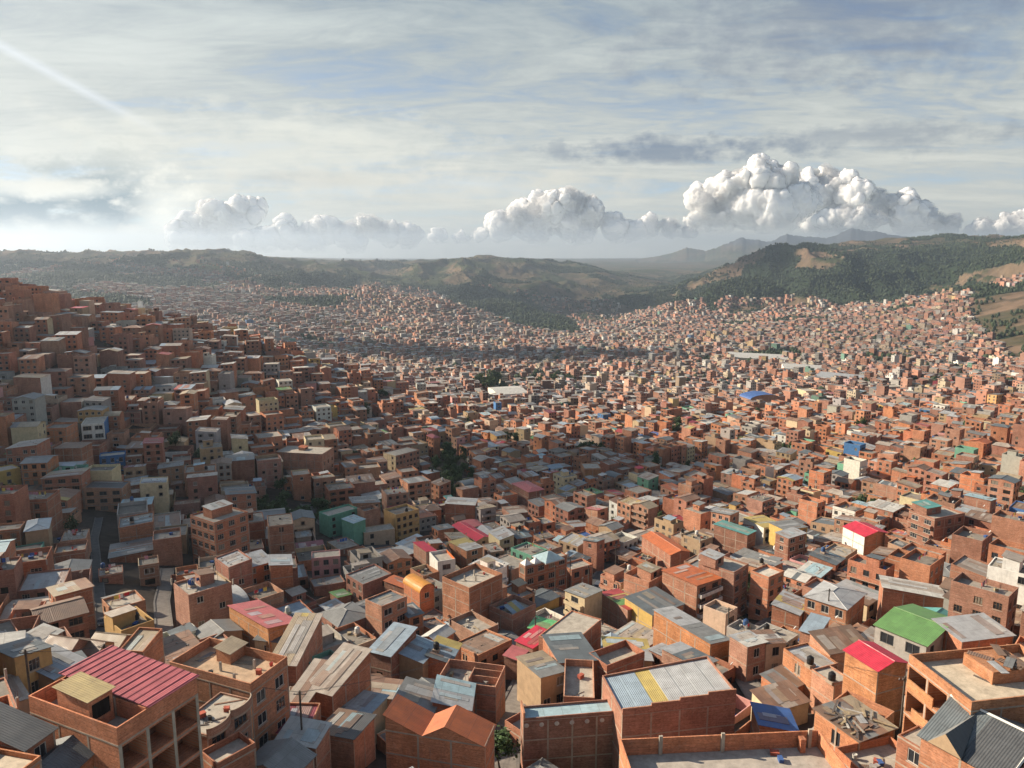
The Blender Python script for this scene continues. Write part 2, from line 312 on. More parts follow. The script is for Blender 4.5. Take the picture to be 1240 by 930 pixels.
# ------------------------------------------------------------------ geometry collector
def t4(c): return (c[0], c[1], c[2], c[3] if len(c) > 3 else 0.0)
class G:
    __slots__ = ("v", "f", "m", "t", "uv")
    def __init__(s): s.v = []; s.f = []; s.m = []; s.t = []; s.uv = []
    def poly(s, pts, mat, tint, uvs=None):
        n = len(s.v); s.v.extend(pts); s.f.append(tuple(range(n, n + len(pts)))); s.m.append(MID[mat]); s.t.append(t4(tint))
        if uvs is None:
            p = pts[0]; q = pts[1]; dx, dy = q[0] - p[0], q[1] - p[1]; L = math.hypot(dx, dy) or 1.0; dx /= L; dy /= L
            flat = max(a[2] for a in pts) - min(a[2] for a in pts) < 1e-4
            if flat: uvs = [(a[0], a[1]) for a in pts]
            else: uvs = [(a[0] * dx + a[1] * dy, a[2]) for a in pts]
        s.uv.extend(uvs)
    def box(s, x0, x1, y0, y1, z0, z1, mat, tint, bottom=False):
        a = (x0, y0); b = (x1, y0); c = (x1, y1); d = (x0, y1)
        for p, q in ((a, b), (b, c), (c, d), (d, a)):
            s.poly([(p[0], p[1], z0), (q[0], q[1], z0), (q[0], q[1], z1), (p[0], p[1], z1)], mat, tint)
        s.poly([(x0, y0, z1), (x1, y0, z1), (x1, y1, z1), (x0, y1, z1)], mat, tint)
        if bottom: s.poly([(x0, y1, z0), (x1, y1, z0), (x1, y0, z0), (x0, y0, z0)], mat, tint)
    def slab(s, P, mat, tint, th=0.06):
        """sheet through four points (counter-clockwise seen from above), with thickness; u runs along P0-P1"""
        e = [P[1][i] - P[0][i] for i in range(3)]; g = [P[3][i] - P[0][i] for i in range(3)]
        Lu = math.sqrt(sum(k * k for k in e)); Lv = math.sqrt(sum(k * k for k in g))
        s.poly(list(P), mat, tint, [(0, 0), (Lu, 0), (Lu, Lv), (0, Lv)])
        B = [(p[0], p[1], p[2] - th) for p in P]
        s.poly([B[3], B[2], B[1], B[0]], mat, tint, [(0, Lv), (Lu, Lv), (Lu, 0), (0, 0)])
        for i in range(4):
            j = (i + 1) % 4
            s.poly([B[i], B[j], P[j], P[i]], mat, tint, [(0, 0), (Lu, 0), (Lu, .05), (0, .05)])
    def beam(s, p, q, r, mat, tint, n=4):
        """straight bar of radius r between two points"""
        d = np.array(q, float) - np.array(p, float); L = np.linalg.norm(d); d /= L
        a = np.cross(d, (0, 0, 1.0) if abs(d[2]) < 0.9 else (1.0, 0, 0)); a /= np.linalg.norm(a); b = np.cross(d, a)
        ring = [(a * math.cos(2 * math.pi * k / n) + b * math.sin(2 * math.pi * k / n)) * r for k in range(n)]
        A = [tuple(np.array(p) + k) for k in ring]; B = [tuple(np.array(q) + k) for k in ring]
        for k in range(n):
            l = (k + 1) % n; s.poly([A[k], A[l], B[l], B[k]], mat, tint, [(0, 0), (r, 0), (r, L), (0, L)])
        s.poly(B, mat, tint, [(0, 0)] * n); s.poly(A[::-1], mat, tint, [(0, 0)] * n)
    def lathe(s, cx, cy, prof, mat, tint, n=12):
        for (r0, z0), (r1, z1) in zip(prof, prof[1:]):
            for k in range(n):
                a = 2 * math.pi * k / n; b = 2 * math.pi * (k + 1) / n
                P = [(cx + r0 * math.cos(a), cy + r0 * math.sin(a), z0), (cx + r0 * math.cos(b), cy + r0 * math.sin(b), z0),
                     (cx + r1 * math.cos(b), cy + r1 * math.sin(b), z1), (cx + r1 * math.cos(a), cy + r1 * math.sin(a), z1)]
                if r1 < 1e-3: P = P[:3]
                elif r0 < 1e-3: P = P[1:]
                s.poly(P, mat, tint, [(0, 0)] * len(P))
    def add(s, o, loc=(0, 0, 0), rz=0.0, sc_=(1, 1, 1)):
        c, n = math.cos(rz), math.sin(rz); k = len(s.v)
        s.v.extend([(loc[0] + c * x * sc_[0] - n * y * sc_[1], loc[1] + n * x * sc_[0] + c * y * sc_[1], loc[2] + z * sc_[2]) for x, y, z in o.v])
        s.f.extend([tuple(i + k for i in f) for f in o.f]); s.m.extend(o.m); s.t.extend(o.t); s.uv.extend(o.uv)
    def mesh(s, name):
        me = bpy.data.meshes.new(name); nf = len(s.f)
        V = np.array(s.v, np.float32).reshape(-1, 3); cnt = np.array([len(f) for f in s.f], np.int32)
        idx = np.fromiter((i for f in s.f for i in f), np.int32, int(cnt.sum()))
        fill(me, V, idx, cnt, np.array(s.m, np.int32), np.array(s.t, np.float32), np.array(s.uv, np.float32)); return me
def fill(me, V, idx, cnt, mats, tint, uv):
    me.vertices.add(len(V)); me.vertices.foreach_set("co", V.ravel().astype(np.float32))
    me.loops.add(len(idx)); me.loops.foreach_set("vertex_index", idx.astype(np.int32))
    me.polygons.add(len(cnt)); me.polygons.foreach_set("loop_start", np.r_[0, np.cumsum(cnt)[:-1]].astype(np.int32))
    used = np.unique(mats); remap = np.zeros(len(MI), np.int32); remap[used] = np.arange(len(used))
    for u in used: me.materials.append(MATS[MI[u]])
    me.update(calc_edges=True)
    me.polygons.foreach_set("material_index", remap[mats])
    a = me.attributes.new("tint", 'FLOAT_COLOR', 'FACE'); a.data.foreach_set("color", tint.ravel().astype(np.float32))
    me.polygons.foreach_set("use_smooth", np.zeros(len(cnt), bool))
    if uv is not None:
        l = me.uv_layers.new(name="UVMap"); l.uv.foreach_set("vector", uv.ravel().astype(np.float32))
    me.update()
def link(name, me, parent=None, loc=(0, 0, 0), rz=0.0, scale=None):
    o = bpy.data.objects.new(name, me); COL.objects.link(o)
    if parent is not None: o.parent = parent
    o.location = loc; o.rotation_euler = (0, 0, rz)
    if scale: o.scale = scale
    return o
def tag(o, label=None, cat=None, group=None, kind=None):
    for k, v in (("label", label), ("category", cat), ("group", group), ("kind", kind)):
        if v: o[k] = v
    return o
# ------------------------------------------------------------------ colours of the things themselves (linear)
BR = [(0.50, 0.205, 0.115), (0.55, 0.235, 0.13), (0.43, 0.175, 0.10), (0.52, 0.25, 0.155), (0.42, 0.195, 0.125), (0.57, 0.22, 0.11), (0.42, 0.22, 0.15), (0.35, 0.165, 0.11)]
CONC = (0.36, 0.29, 0.23)
PLA = {"cream": (0.58, 0.47, 0.30), "white": (0.66, 0.64, 0.58), "ochre": (0.50, 0.33, 0.14), "grey": (0.36, 0.34, 0.31), "pink": (0.52, 0.27, 0.25), "green": (0.16, 0.36, 0.26),
       "blue": (0.07, 0.17, 0.36), "yellow": (0.52, 0.36, 0.12), "tan": (0.38, 0.27, 0.17), "beige": (0.50, 0.38, 0.27), "navy": (0.03, 0.06, 0.16), "orange": (0.55, 0.15, 0.05)}
RT = {"grey": (0.20, 0.205, 0.20, .2), "silver": (0.37, 0.38, 0.385, .15), "pale": (0.50, 0.49, 0.45, .2), "blue-grey": (0.26, 0.33, 0.39, .1), "rusty": (0.24, 0.15, 0.105, .8),
      "rust-streaked": (0.36, 0.31, 0.26, .55), "tan": (0.33, 0.265, 0.18, .45), "red": (0.36, 0.055, 0.055, .25), "orange": (0.46, 0.13, 0.045, .2), "green": (0.13, 0.27, 0.09, .15),
      "mint": (0.16, 0.52, 0.20, 0), "turquoise": (0.10, 0.30, 0.28, .2), "yellow": (0.44, 0.34, 0.11, .25), "maroon": (0.17, 0.025, 0.045, 0), "charcoal": (0.075, 0.08, 0.085, .1),
      "slate": (0.12, 0.14, 0.15, .1), "brown": (0.20, 0.13, 0.09, .4), "pink": (0.45, 0.13, 0.13, .15), "blue": (0.05, 0.12, 0.33, .1), "teal-blue": (0.33, 0.46, 0.50, .05), "crimson": (0.50, 0.03, 0.06, 0), "amber": (0.55, 0.24, 0.035, 0)}
DARK = (0.012, 0.013, 0.015)
def jit(rng, c, a=0.08):
    k = 1 + rng.uniform(-a, a); return tuple(min(0.9, c[i] * k * (1 + rng.uniform(-a, a) * 0.4)) for i in range(3)) + tuple(c[3:4])

def side(g, a, b, z0, tops, rows, mat, tint, rec=0.14):
    dx, dy = b[0] - a[0], b[1] - a[1]; L = math.hypot(dx, dy); ux, uy = dx / L, dy / L; nx, ny = uy, -ux
    def P(s_, z, o=0.0): return (a[0] + ux * s_ - nx * o, a[1] + uy * s_ - ny * o, z)
    def rect(s0, s1, za, zb):
        g.poly([P(s0, za), P(s1, za), P(s1, zb), P(s0, zb)], mat, tint, [(s0, za), (s1, za), (s1, zb), (s0, zb)])
    z = z0
    for zs, zh, cols in rows:
        if not cols: continue
        rect(0, L, z, zs); s_ = 0
        for s0, s1 in cols:
            rect(s_, s0, zs, zh); s_ = s1
            for q in ([P(s0, zs), P(s1, zs), P(s1, zs, rec), P(s0, zs, rec)], [P(s0, zh, rec), P(s1, zh, rec), P(s1, zh), P(s0, zh)],
                      [P(s0, zs, rec), P(s0, zh, rec), P(s0, zh), P(s0, zs)], [P(s1, zs), P(s1, zh), P(s1, zh, rec), P(s1, zs, rec)]):
                g.poly(q, mat, tint)
        rect(s_, L, zs, zh); z = zh
    pts = [P(0, z), P(L, z)] + [P(s_, zt) for s_, zt in reversed(tops)]
    g.poly(pts, mat, tint, [(0, z), (L, z)] + [(s_, zt) for s_, zt in reversed(tops)])

def window_protos():
    Ws = []
    for t, fr, kind in (((0.10, 0.10, 0.10), .05, 0), ((0.50, 0.48, 0.44), .06, 0), ((0.17, 0.10, 0.06), .06, 1), ((0.30, 0.28, 0.26), .05, 1)):
        W = G()
        for x0, x1, z0, z1 in ((-.5, .5, -.5, -.5 + fr), (-.5, .5, .5 - fr, .5), (-.5, -.5 + fr, -.5 + fr, .5 - fr), (.5 - fr, .5, -.5 + fr, .5 - fr)) + (((-.02, .02, -.5 + fr, .5 - fr),) if kind == 0 else ((-.18, -.145, -.5 + fr, .5 - fr), (.145, .18, -.5 + fr, .5 - fr), (-.5 + fr, -.181, .12, .16), (.181, .5 - fr, .12, .16))):
            W.box(x0, x1, 0.05, 0.10, z0, z1, "paint", t, True)
        W.box(-.56, .56, -.07, .0, -.575, -.515, "concrete", (.42, .37, .31), True)
        Ws.append(W)
    W = Ws
    Pn = G(); Pn.poly([(-.5, 0.115, -.5), (.5, 0.115, -.5), (.5, 0.115, .5), (-.5, 0.115, .5)], "glass", (0.03, 0.034, 0.04))
    Po = G(); Po.poly([(-.5, 0.135, -.5), (.5, 0.135, -.5), (.5, 0.135, .5), (-.5, 0.135, .5)], "concrete", (0.018, 0.015, 0.013))  # near-black sheet painted in for the shade behind bare openings
    Pc = G(); Pc.poly([(-.5, 0.115, -.5), (.5, 0.115, -.5), (.5, 0.115, .5), (-.5, 0.115, .5)], "cloth", (0.22, 0.19, 0.15))
    return W, Pn, Po, Pc
WIN, PANE, DARK_SHEET, CURT = window_protos()
def tank_g(kind="black"):
    g = G(); t = {"black": (0.012, 0.012, 0.013), "blue": (0.03, 0.08, 0.2), "white": (0.55, 0.55, 0.52)}[kind]
    g.lathe(0, 0, [(0, 0.02), (0.52, 0.02), (0.55, 0.1), (0.55, 0.45), (0.57, 0.5), (0.55, 0.55), (0.55, 0.95), (0.5, 1.1), (0.24, 1.24), (0.24, 1.33), (0, 1.34)], "paint", t, 14); return g
TANKS = {k: tank_g(k) for k in ("black", "blue", "white")}
def column_g(h=1.3):
    g = G(); g.box(-.13, .13, -.13, .13, 0, h, "concrete", (0.36, 0.33, 0.29))
    for x in (-.09, .09):
        for y in (-.09, .09): g.beam((x, y, h), (x * 1.3, y * 1.3, h + 0.75), 0.012, "paint", (0.12, 0.06, 0.04), 3)
    return g
CLUT = {"plank": [], "crate": [], "bucket": [], "scrap_sheet": [], "stone_weight": []}
for _t in ((0.3, 0.27, 0.23), (0.25, 0.15, 0.10), (0.12, 0.1, 0.09), (0.35, 0.28, 0.18), (0.42, 0.40, 0.36)):
    _g = G(); _g.box(-1.3, 1.3, -.12, .12, 0, .09, "wood", _t, True); CLUT["plank"].append(_g)
for _t in ((0.3, 0.24, 0.15), (0.05, 0.10, 0.25), (0.33, 0.09, 0.06), (0.28, 0.26, 0.24)):
    _g = G(); _g.box(-.4, .4, -.3, .3, 0, .5, "wood", _t); _g.box(-.44, .44, -.34, .34, .5, .56, "wood", tuple(c * 1.2 for c in _t)); CLUT["crate"].append(_g)
for _t in ((0.05, 0.12, 0.35), (0.4, 0.06, 0.05), (0.02, 0.02, 0.02), (0.5, 0.48, 0.42)):
    _g = G(); _g.lathe(0, 0, [(0, .02), (.24, .02), (.3, .55), (.26, .56), (.22, .5), (0, .5)], "paint", _t, 10); CLUT["bucket"].append(_g)
for _t in ("rusty", "grey", "brown", "silver", "tan"):
    _g = G(); _g.box(-1.2, 1.2, -.43, .43, 0, .05, "sheet", (*RT[_t][:3], .6), True); CLUT["scrap_sheet"].append(_g)
for _t in ((0.3, 0.2, 0.15), (0.28, 0.26, 0.23)):
    _g = G(); _g.box(-.16, .16, -.11, .11, -.03, .12, "brick", _t); CLUT["stone_weight"].append(_g)
STUB = column_g(1.3); STUBS = column_g(0.9)

def dish_g():
    g = G(); g.beam((0, 0, 0), (0, 0, 1.5), .03, "paint", (.3, .3, .3), 6); c = np.array((0, 0, 1.55)); ax = np.array((-.25, .75, .6)); ax /= np.linalg.norm(ax); u = np.cross(ax, (0, 0, 1.)); u /= np.linalg.norm(u); v = np.cross(ax, u)
    for r0, r1, h0, h1 in ((0, .22, 0, .03), (.22, .42, .03, .12)):
        for k in range(12):
            a, b = 2 * math.pi * k / 12, 2 * math.pi * (k + 1) / 12; f = lambda r, t, h: tuple(c + u * r * math.cos(t) + v * r * math.sin(t) + ax * h)
            q = [f(r0, a, h0), f(r1, a, h1), f(r1, b, h1), f(r0, b, h0)]; g.poly(q if r0 else q[:3], "paint", (.45, .45, .44), [(0, 0)] * (4 if r0 else 3))
    g.beam(tuple(c + u * .4), tuple(c + ax * .4), .015, "paint", (.3, .3, .3), 3); return g
DISH = dish_g()
def sheets(g, P, tints, th=0.05, mat="sheet"):
    n = len(tints)
    def L(a, b, t): return tuple(a[i] + (b[i] - a[i]) * t for i in range(3))
    for i, t in enumerate(tints):
        dz = 0.012 * (i % 2); ov = 0.006 if n > 1 else 0
        q = [L(P[0], P[1], i / n - ov), L(P[0], P[1], (i + 1) / n), L(P[3], P[2], (i + 1) / n), L(P[3], P[2], i / n - ov)]
        g.slab([(a[0], a[1], a[2] + dz) for a in q], mat, t, th)

def make_house(s, rng):
    """-> list of parts (name, G, loc, rz, scale, children, label)"""
    w, d, h, n = s["w"], s["d"], s["h"], s["n"]; hw, hd = w / 2, d / 2
    wm = "plaster" if s.get("plaster") else "brick"; wt = s["wt"]; roof = s["roof"]; rts = s["rt"]
    hi = s.get("hi", 2); rise = s.get("rise", 0.0); base = s.get("base", -4.0)
    lod = s.get("lod", 0); par = s.get("par", 0.9); inset = s.get("inset", False)
    wtl = s.get("wtl", {})               # walls of another finish on single sides
    C = [(-hw, -hd), (hw, -hd), (hw, hd), (-hw, hd)]
    fh = h / n; parts = []
    # height of the wall top above a point
    def plane(x, y):
        if roof in ("mono",):
            t = {0: (hd - y) / d, 2: (y + hd) / d, 1: (x + hw) / w, 3: (hw - x) / w}[hi]
            return h + rise * t
        return h
    up = (par if roof == "slab" else (0.32 if inset else 0.0))
    tops = []
    for k in range(4):
        a, b = C[k], C[(k + 1) % 4]; L = w if k % 2 == 0 else d
        za, zb = plane(*a) + up, plane(*b) + up
        if roof == "gable" and k % 2 == (1 if s.get("axis", 0) == 0 else 0):
            tops.append([(0, h), (L / 2, h + rise), (L, h)])
        elif roof == "barrel" and k % 2 == (1 if s.get("axis", 0) == 0 else 0):
            tops.append([(L * (0.5 - 0.5 * math.cos(math.pi * i / 8)), h + rise * math.sin(math.pi * i / 8)) for i in range(9)])
        elif roof == "profile":
            pf = s["prof"]
            if k == 1: tops.append([(t * L, h + z) for t, z in pf])
            elif k == 3: tops.append([((1 - t) * L, h + z) for t, z in reversed(pf)])
            else: zz = h + (pf[0][1] if k == 0 else pf[-1][1]); tops.append([(0, zz), (L, zz)])
        else: tops.append([(0, za), (L, zb)])
    cut = s.get("cut")                   # ragged, stepped top of an unfinished wall
    g = G(); wins = []
    for k in range(4):
        a, b = C[k], C[(k + 1) % 4]; L = w if k % 2 == 0 else d
        style = s["wins"].get(k, "none"); rows = []
        ang = math.atan2(b[1] - a[1], b[0] - a[0]); ux, uy = (b[0] - a[0]) / L, (b[1] - a[1]) / L
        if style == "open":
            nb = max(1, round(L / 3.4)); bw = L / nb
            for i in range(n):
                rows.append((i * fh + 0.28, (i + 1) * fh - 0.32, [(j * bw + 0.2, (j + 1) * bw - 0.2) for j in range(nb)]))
        elif style != "none":
            pitch = {"full": 2.3, "few": 3.6, "wide": 3.2, "one": L}[style]; ww = {"full": 1.4, "few": 1.3, "wide": 2.3, "one": 1.5}[style]
            ww = s.get("ww", ww); pitch = s.get("pitch", pitch)
            nc = max(1, int((L - 0.5) / pitch)); 
            if ww > L - 0.6: ww = L - 0.6
            for i in range(n):
                zs = i * fh + fh * 0.30; zh = i * fh + fh * 0.82
                if zh - zs < 0.4: continue
                cols = []
                for j in range(nc):
                    if style == "few" and rng.random() < 0.35: continue
                    if style == "full" and rng.random() < 0.06: continue
                    c = (j + 0.5) * L / nc + rng.uniform(-.08, .08) * (style == "few"); cols.append((c - ww / 2, c + ww / 2))
                if cols: rows.append((zs, zh, cols))
        m2, t2 = wtl.get(k, (wm, wt))
        side(g, a, b, base, tops[k], rows, m2, t2, 2.6 if style == "open" else 0.14)
        for zs, zh, cols in rows:
            for s0, s1 in cols:
                cx = a[0] + ux * (s0 + s1) / 2; cy = a[1] + uy * (s0 + s1) / 2
                wins.append((cx, cy, (zs + zh) / 2, ang, s1 - s0, zh - zs, style))
    if style and any(v == "open" for v in s["wins"].values()):
        for k, v in s["wins"].items():
            if v != "open": continue
            a, b = C[k], C[(k + 1) % 4]; L = w if k % 2 == 0 else d; ux, uy = (b[0] - a[0]) / L, (b[1] - a[1]) / L
            q = lambda s_, z: (a[0] + ux * s_ - uy * 2.6, a[1] + uy * s_ + ux * 2.6, z)
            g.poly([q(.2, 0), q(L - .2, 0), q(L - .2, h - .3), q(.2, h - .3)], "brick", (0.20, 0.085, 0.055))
    R_ = G()
    # ---------------- roof
    sl = s.get("slabt", (0.40, 0.36, 0.30))
    if roof == "slab" or inset:
        th = 0.16
        I = [(-hw + th, -hd + th), (hw - th, -hd + th), (hw - th, hd - th), (-hw + th, hd - th)]
        for k in range(4):
            j = (k + 1) % 4; a, b, c, e = C[k], C[j], I[j], I[k]
            za, zb = plane(*a) + up, plane(*b) + up
            m2, t2 = wtl.get(k, (wm, wt))
            g.poly([(*a, za), (*b, zb), (*c, zb), (*e, za)], m2 if m2 == "plaster" else "brick", tuple(x * 1.12 for x in t2[:3]))
            g.poly([(*c, plane(*c) - .05), (*e, plane(*e) - .05), (*e, za), (*c, zb)], m2, t2)
        if roof == "slab":
            R_.poly([(*I[0], h), (*I[1], h), (*I[2], h), (*I[3], h)], "concrete", sl)
        else:
            z_ = lambda p: plane(*p)
            q = [(*I[0], z_(I[0])), (*I[1], z_(I[1])), (*I[2], z_(I[2])), (*I[3], z_(I[3]))]
            if (hi in (1, 3)) != bool(s.get("swap")): q = [q[1], q[2], q[3], q[0]]
            sheets(R_, q, rts)
    elif roof == "mono":
        o = 0.28; E = [(-hw - o, -hd - o), (hw + o, -hd - o), (hw + o, hd + o), (-hw - o, hd + o)]
        q = [(*p, plane(*p) + 0.10) for p in E]
        if hi in (1, 3): q = [q[1], q[2], q[3], q[0]]
        sheets(R_, q, rts)
    elif roof == "gable":
        o = 0.3; ax = s.get("axis", 0)
        sl_ = rise / ((hd if ax == 0 else hw)); ze = h - sl_ * o + 0.09; zr = h + rise + 0.09
        if ax == 0:
            sheets(R_, [(-hw - o, -hd - o, ze), (hw + o, -hd - o, ze), (hw + o, 0, zr), (-hw - o, 0, zr)], rts)
            sheets(R_, [(hw + o, hd + o, ze), (-hw - o, hd + o, ze), (-hw - o, 0, zr), (hw + o, 0, zr)], s.get("rt2", rts[::-1]))
            R_.beam((-hw - o, 0, zr + .02), (hw + o, 0, zr + .02), 0.09, "sheet", rts[0])
        else:
            sheets(R_, [(hw + o, -hd - o, ze), (hw + o, hd + o, ze), (0, hd + o, zr), (0, -hd - o, zr)], rts)
            sheets(R_, [(-hw - o, hd + o, ze), (-hw - o, -hd - o, ze), (0, -hd - o, zr), (0, hd + o, zr)], s.get("rt2", rts[::-1]))
            R_.beam((0, -hd - o, zr + .02), (0, hd + o, zr + .02), 0.09, "sheet", rts[0])
    elif roof == "hip":
        o = 0.35; ax = 0 if w >= d else 1; r = abs(w - d) / 2 + 0.6
        ze = h + 0.02; zr = h + rise
        E = [(-hw - o, -hd - o, ze), (hw + o, -hd - o, ze), (hw + o, hd + o, ze), (-hw - o, hd + o, ze)]
        K = [(-r, 0, zr), (r, 0, zr)] if ax == 0 else [(0, -r, zr), (0, r, zr)]
        t = rts[0]; t2 = s.get("rt2", rts)[0]
        def pl(ps, tt):
            e = ps[0]; f = ps[1]; L = math.dist(e, f); dd = [(f[i] - e[i]) / L for i in range(3)]
            uvs = []
            for p in ps:
                v = [p[i] - e[i] for i in range(3)]; u = sum(v[i] * dd[i] for i in range(3)); uvs.append((u, math.sqrt(max(0, sum(x * x for x in v) - u * u))))
            R_.poly(ps, "sheet", tt, uvs)
        if ax == 0: pl([E[0], E[1], K[1], K[0]], t); pl([E[1], E[2], K[1]], t2); pl([E[2], E[3], K[0], K[1]], t); pl([E[3], E[0], K[0]], t2)
        else: pl([E[0], E[1], K[0]], t2); pl([E[1], E[2], K[1], K[0]], t); pl([E[2], E[3], K[1]], t2); pl([E[3], E[0], K[0], K[1]], t)
        R_.poly(E[::-1], "wood", (0.2, 0.15, 0.1))
        R_.beam(K[0], K[1], 0.09, "sheet", rts[0])
        for e, k in zip(E, (K[0], K[1], K[1], K[0]) if ax == 0 else (K[0], K[0], K[1], K[1])): R_.beam(e, k, 0.08, "sheet", tuple(min(.8, c * 1.3) for c in t[:3]))
    elif roof == "profile":
        pf = s["prof"]; o = 0.25
        for i, ((t0, z0), (t1, z1)) in enumerate(zip(pf, pf[1:])):
            y0, y1 = -hd + t0 * d, -hd + t1 * d
            if i == 0: z0 -= (z1 - z0) / (y1 - y0) * o; y0 -= o
            if i == len(pf) - 2: z1 += (z1 - z0) / (y1 - y0) * o; y1 += o
            q = [(-hw - o, y0, h + z0 + .08), (hw + o, y0, h + z0 + .08), (hw + o, y1, h + z1 + .08), (-hw - o, y1, h + z1 + .08)]
            R_.slab(q, "sheet", rts[i % len(rts)], .05)
    elif roof == "barrel":
        ax = s.get("axis", 0); nn = 12; L = (d if ax == 0 else w); o = .3
        for i in range(nn):
            a0, a1 = math.pi * i / nn, math.pi * (i + 1) / nn
            y0, y1 = -L / 2 * 1.06 * math.cos(a0), -L / 2 * 1.06 * math.cos(a1); z0, z1 = h + (rise + .1) * math.sin(a0), h + (rise + .1) * math.sin(a1)
            if ax == 0: q = [(-hw - o, y0, z0), (hw + o, y0, z0), (hw + o, y1, z1), (-hw - o, y1, z1)]
            else: q = [(y0, hd + o, z0), (y0, -hd - o, z0), (y1, -hd - o, z1), (y1, hd + o, z1)]
            R_.poly(q, "sheet", rts[0], [(0, i * .6), (L, i * .6), (L, i * .6 + .6), (0, i * .6 + .6)])
    if roof == "mono" and w > 3.5 and d > 3.5:       # odd sheets mending the roof
        for _ in range(s.get("patches", 4)):
            pw, pd = (.84 * rng.choice([1, 1, 2]), rng.uniform(.3, .9) * d) if hi in (0, 2) else (rng.uniform(.3, .9) * w, .84 * rng.choice([1, 1, 2]))
            x = rng.uniform(-hw + .3, hw - pw - .2); y = rng.uniform(-hd + .3, max(-hd + .31, hd - pd - .2)); x1, y1 = min(x + pw, hw - .2), min(y + pd, hd - .2)
            zz = .10 + .018 + .012 * _ if not inset else .018 + .012 * _
            t = RT[rng.choice(["rusty", "rust-streaked", "silver", "grey", "brown", "pale", "tan", "rusty", "teal-blue"])]; t = tuple(.55 * t[i] + .45 * rts[0][i] for i in range(3)) + (.35 + .5 * t[3],)
            q = [(a_, b_, plane(a_, b_) + zz) for a_, b_ in ((x, y), (x1, y), (x1, y1), (x, y1))]
            if hi in (1, 3): q = [q[1], q[2], q[3], q[0]]
            R_.slab(q, "sheet", t, .03)
    parts.append(["wall", g, (0, 0, 0), 0, None, [], None])
    rp = ["roof" if roof != "slab" else ("yard_floor" if s.get("yard") else "terrace_floor"), R_, (0, 0, 0), 0, None, [], None]; parts.append(rp)
    # ---------------- concrete frame
    if s.get("frame") and not s.get("plaster"):
        f = G(); e = 0.035
        for i in range(1, n + 1):
            z = i * fh - 0.09; zt = z + 0.18
            if i == n and roof in ("gable", "barrel", "hip"): continue
            if i == n and roof == "mono": zt = min(zt, h - 0.02)
            for (x0, x1, y0, y1) in ((-hw - e, hw + e, -hd - e, -hd + .02), (hw - .02, hw + e, -hd + .021, hd - .021), (-hw - e, hw + e, hd - .02, hd + e), (-hw - e, -hw + .02, -hd + .021, hd - .021)):
                f.box(x0, x1, y0, y1, z, zt, "concrete", CONC, True)
        ee = 0.022
        for k in range(4):
            L = w if k % 2 == 0 else d; nb = max(1, round(L / 3.8))
            if s["wins"].get(k) in ("full", "wide") : nb = 1
            for j in range(nb + 1 if k % 2 == 0 else nb - 0):
                c = -L / 2 + j * L / nb; c = min(max(c, -L / 2 + .12), L / 2 - .12)
                if k % 2 == 1 and (j == 0): continue
                top = h - 0.13
                if k == 0: f.box(c - .1, c + .1, -hd - ee, -hd + .01, base, top, "concrete", CONC)
                if k == 2: f.box(c - .12, c + .12, hd - .01, hd + ee, base, top, "concrete", CONC)
                if k == 1: f.box(hw - .01, hw + ee, c - .12, c + .12, base, top, "concrete", CONC)
                if k == 3: f.box(-hw - ee, -hw + .01, c - .12, c + .12, base, top, "concrete", CONC)
        parts.append(["concrete_frame", f, (0, 0, 0), 0, None, [], None])
    # ---------------- windows
    wk = rng.randrange(4)
    for (cx, cy, cz, ang, ww, wh, st) in wins:
        if st == "open": continue
        q = rng.random(); bare = s.get("bare", False) and q < 0.45
        pn = DARK_SHEET if bare else (CURT if q > 0.86 else PANE)
        if bare: parts.append(["painted_dark_opening", pn, (cx, cy, cz), ang, (ww, 1, wh), [], None])
        else: parts.append(["window", WIN[wk if rng.random() < .85 else rng.randrange(4)], (cx, cy, cz), ang, (ww, 1, wh), [["pane", pn, (0, 0, 0), 0, None, [], None]], None])
    # ---------------- balconies
    for k in s.get("balc", ()):
        a, b = C[k], C[(k + 1) % 4]; L = w if k % 2 == 0 else d; ang = math.atan2(b[1] - a[1], b[0] - a[0])
        mx, my = (a[0] + b[0]) / 2, (a[1] + b[1]) / 2
        for i in range(1, n):
            q = G(); z = i * fh; x = L / 2 - 0.5
            q.box(-x, x, -1.0, -.002, z - .12, z + .04, "concrete", CONC, True)
            tt = s.get("balct", wt); mm = "plaster" if s.get("balct") else wm
            q.box(-x, x, -1.0, -.88, z + .041, z + .85, mm, tt); q.box(-x, -x + .12, -.88, -.002, z + .041, z + .85, mm, tt); q.box(x - .12, x, -.88, -.002, z + .041, z + .85, mm, tt)
            parts.append(["balcony", q, (mx, my, 0), ang, None, [], None])
    # ---------------- rooftop room
    if s.get("room"):
        rx, ry, rw, rd, rh, rtint, rhi = s["room"]; q = G(); z0 = h if roof == "slab" else h + rise * .4
        sub = dict(w=rw, d=rd, h=rh, n=1, wt=wt, roof="mono", rt=[rtint], hi=rhi, rise=0.35, base=-.4 if roof != "slab" else 0.0, wins={1: "one", 0: "one" if rng.random() < .5 else "none"}, bare=True, plaster=s.get("plaster"))
        sp = make_house(sub, rng)
        m = G()
        for p in sp:
            if p[0].startswith("terrace") or p[0] == "roof": continue
            emit_flat(m, p, (0, 0, 0), 0, (1, 1, 1))
        rr = [p for p in sp if p[0] == "roof"][0]
        parts.append(["roof_room", m, (rx, ry, z0), 0, None, [["room_roof", rr[1], (0, 0, 0), 0, None, [], None]], None])
    if s.get("tank"):
        for (tx, ty, kind) in s["tank"]:
            z0 = h if roof == "slab" else plane(tx, ty) + (0.15 if roof == "mono" else rise)
            q = G(); q.box(-.6, .6, -.6, .6, 0, .5, "concrete", CONC)
            parts.append(["water_tank", TANKS[kind], (tx, ty, z0 + .5), 0, None, [["tank_stand", q, (0, 0, -.5), 0, None, [], None]], None])
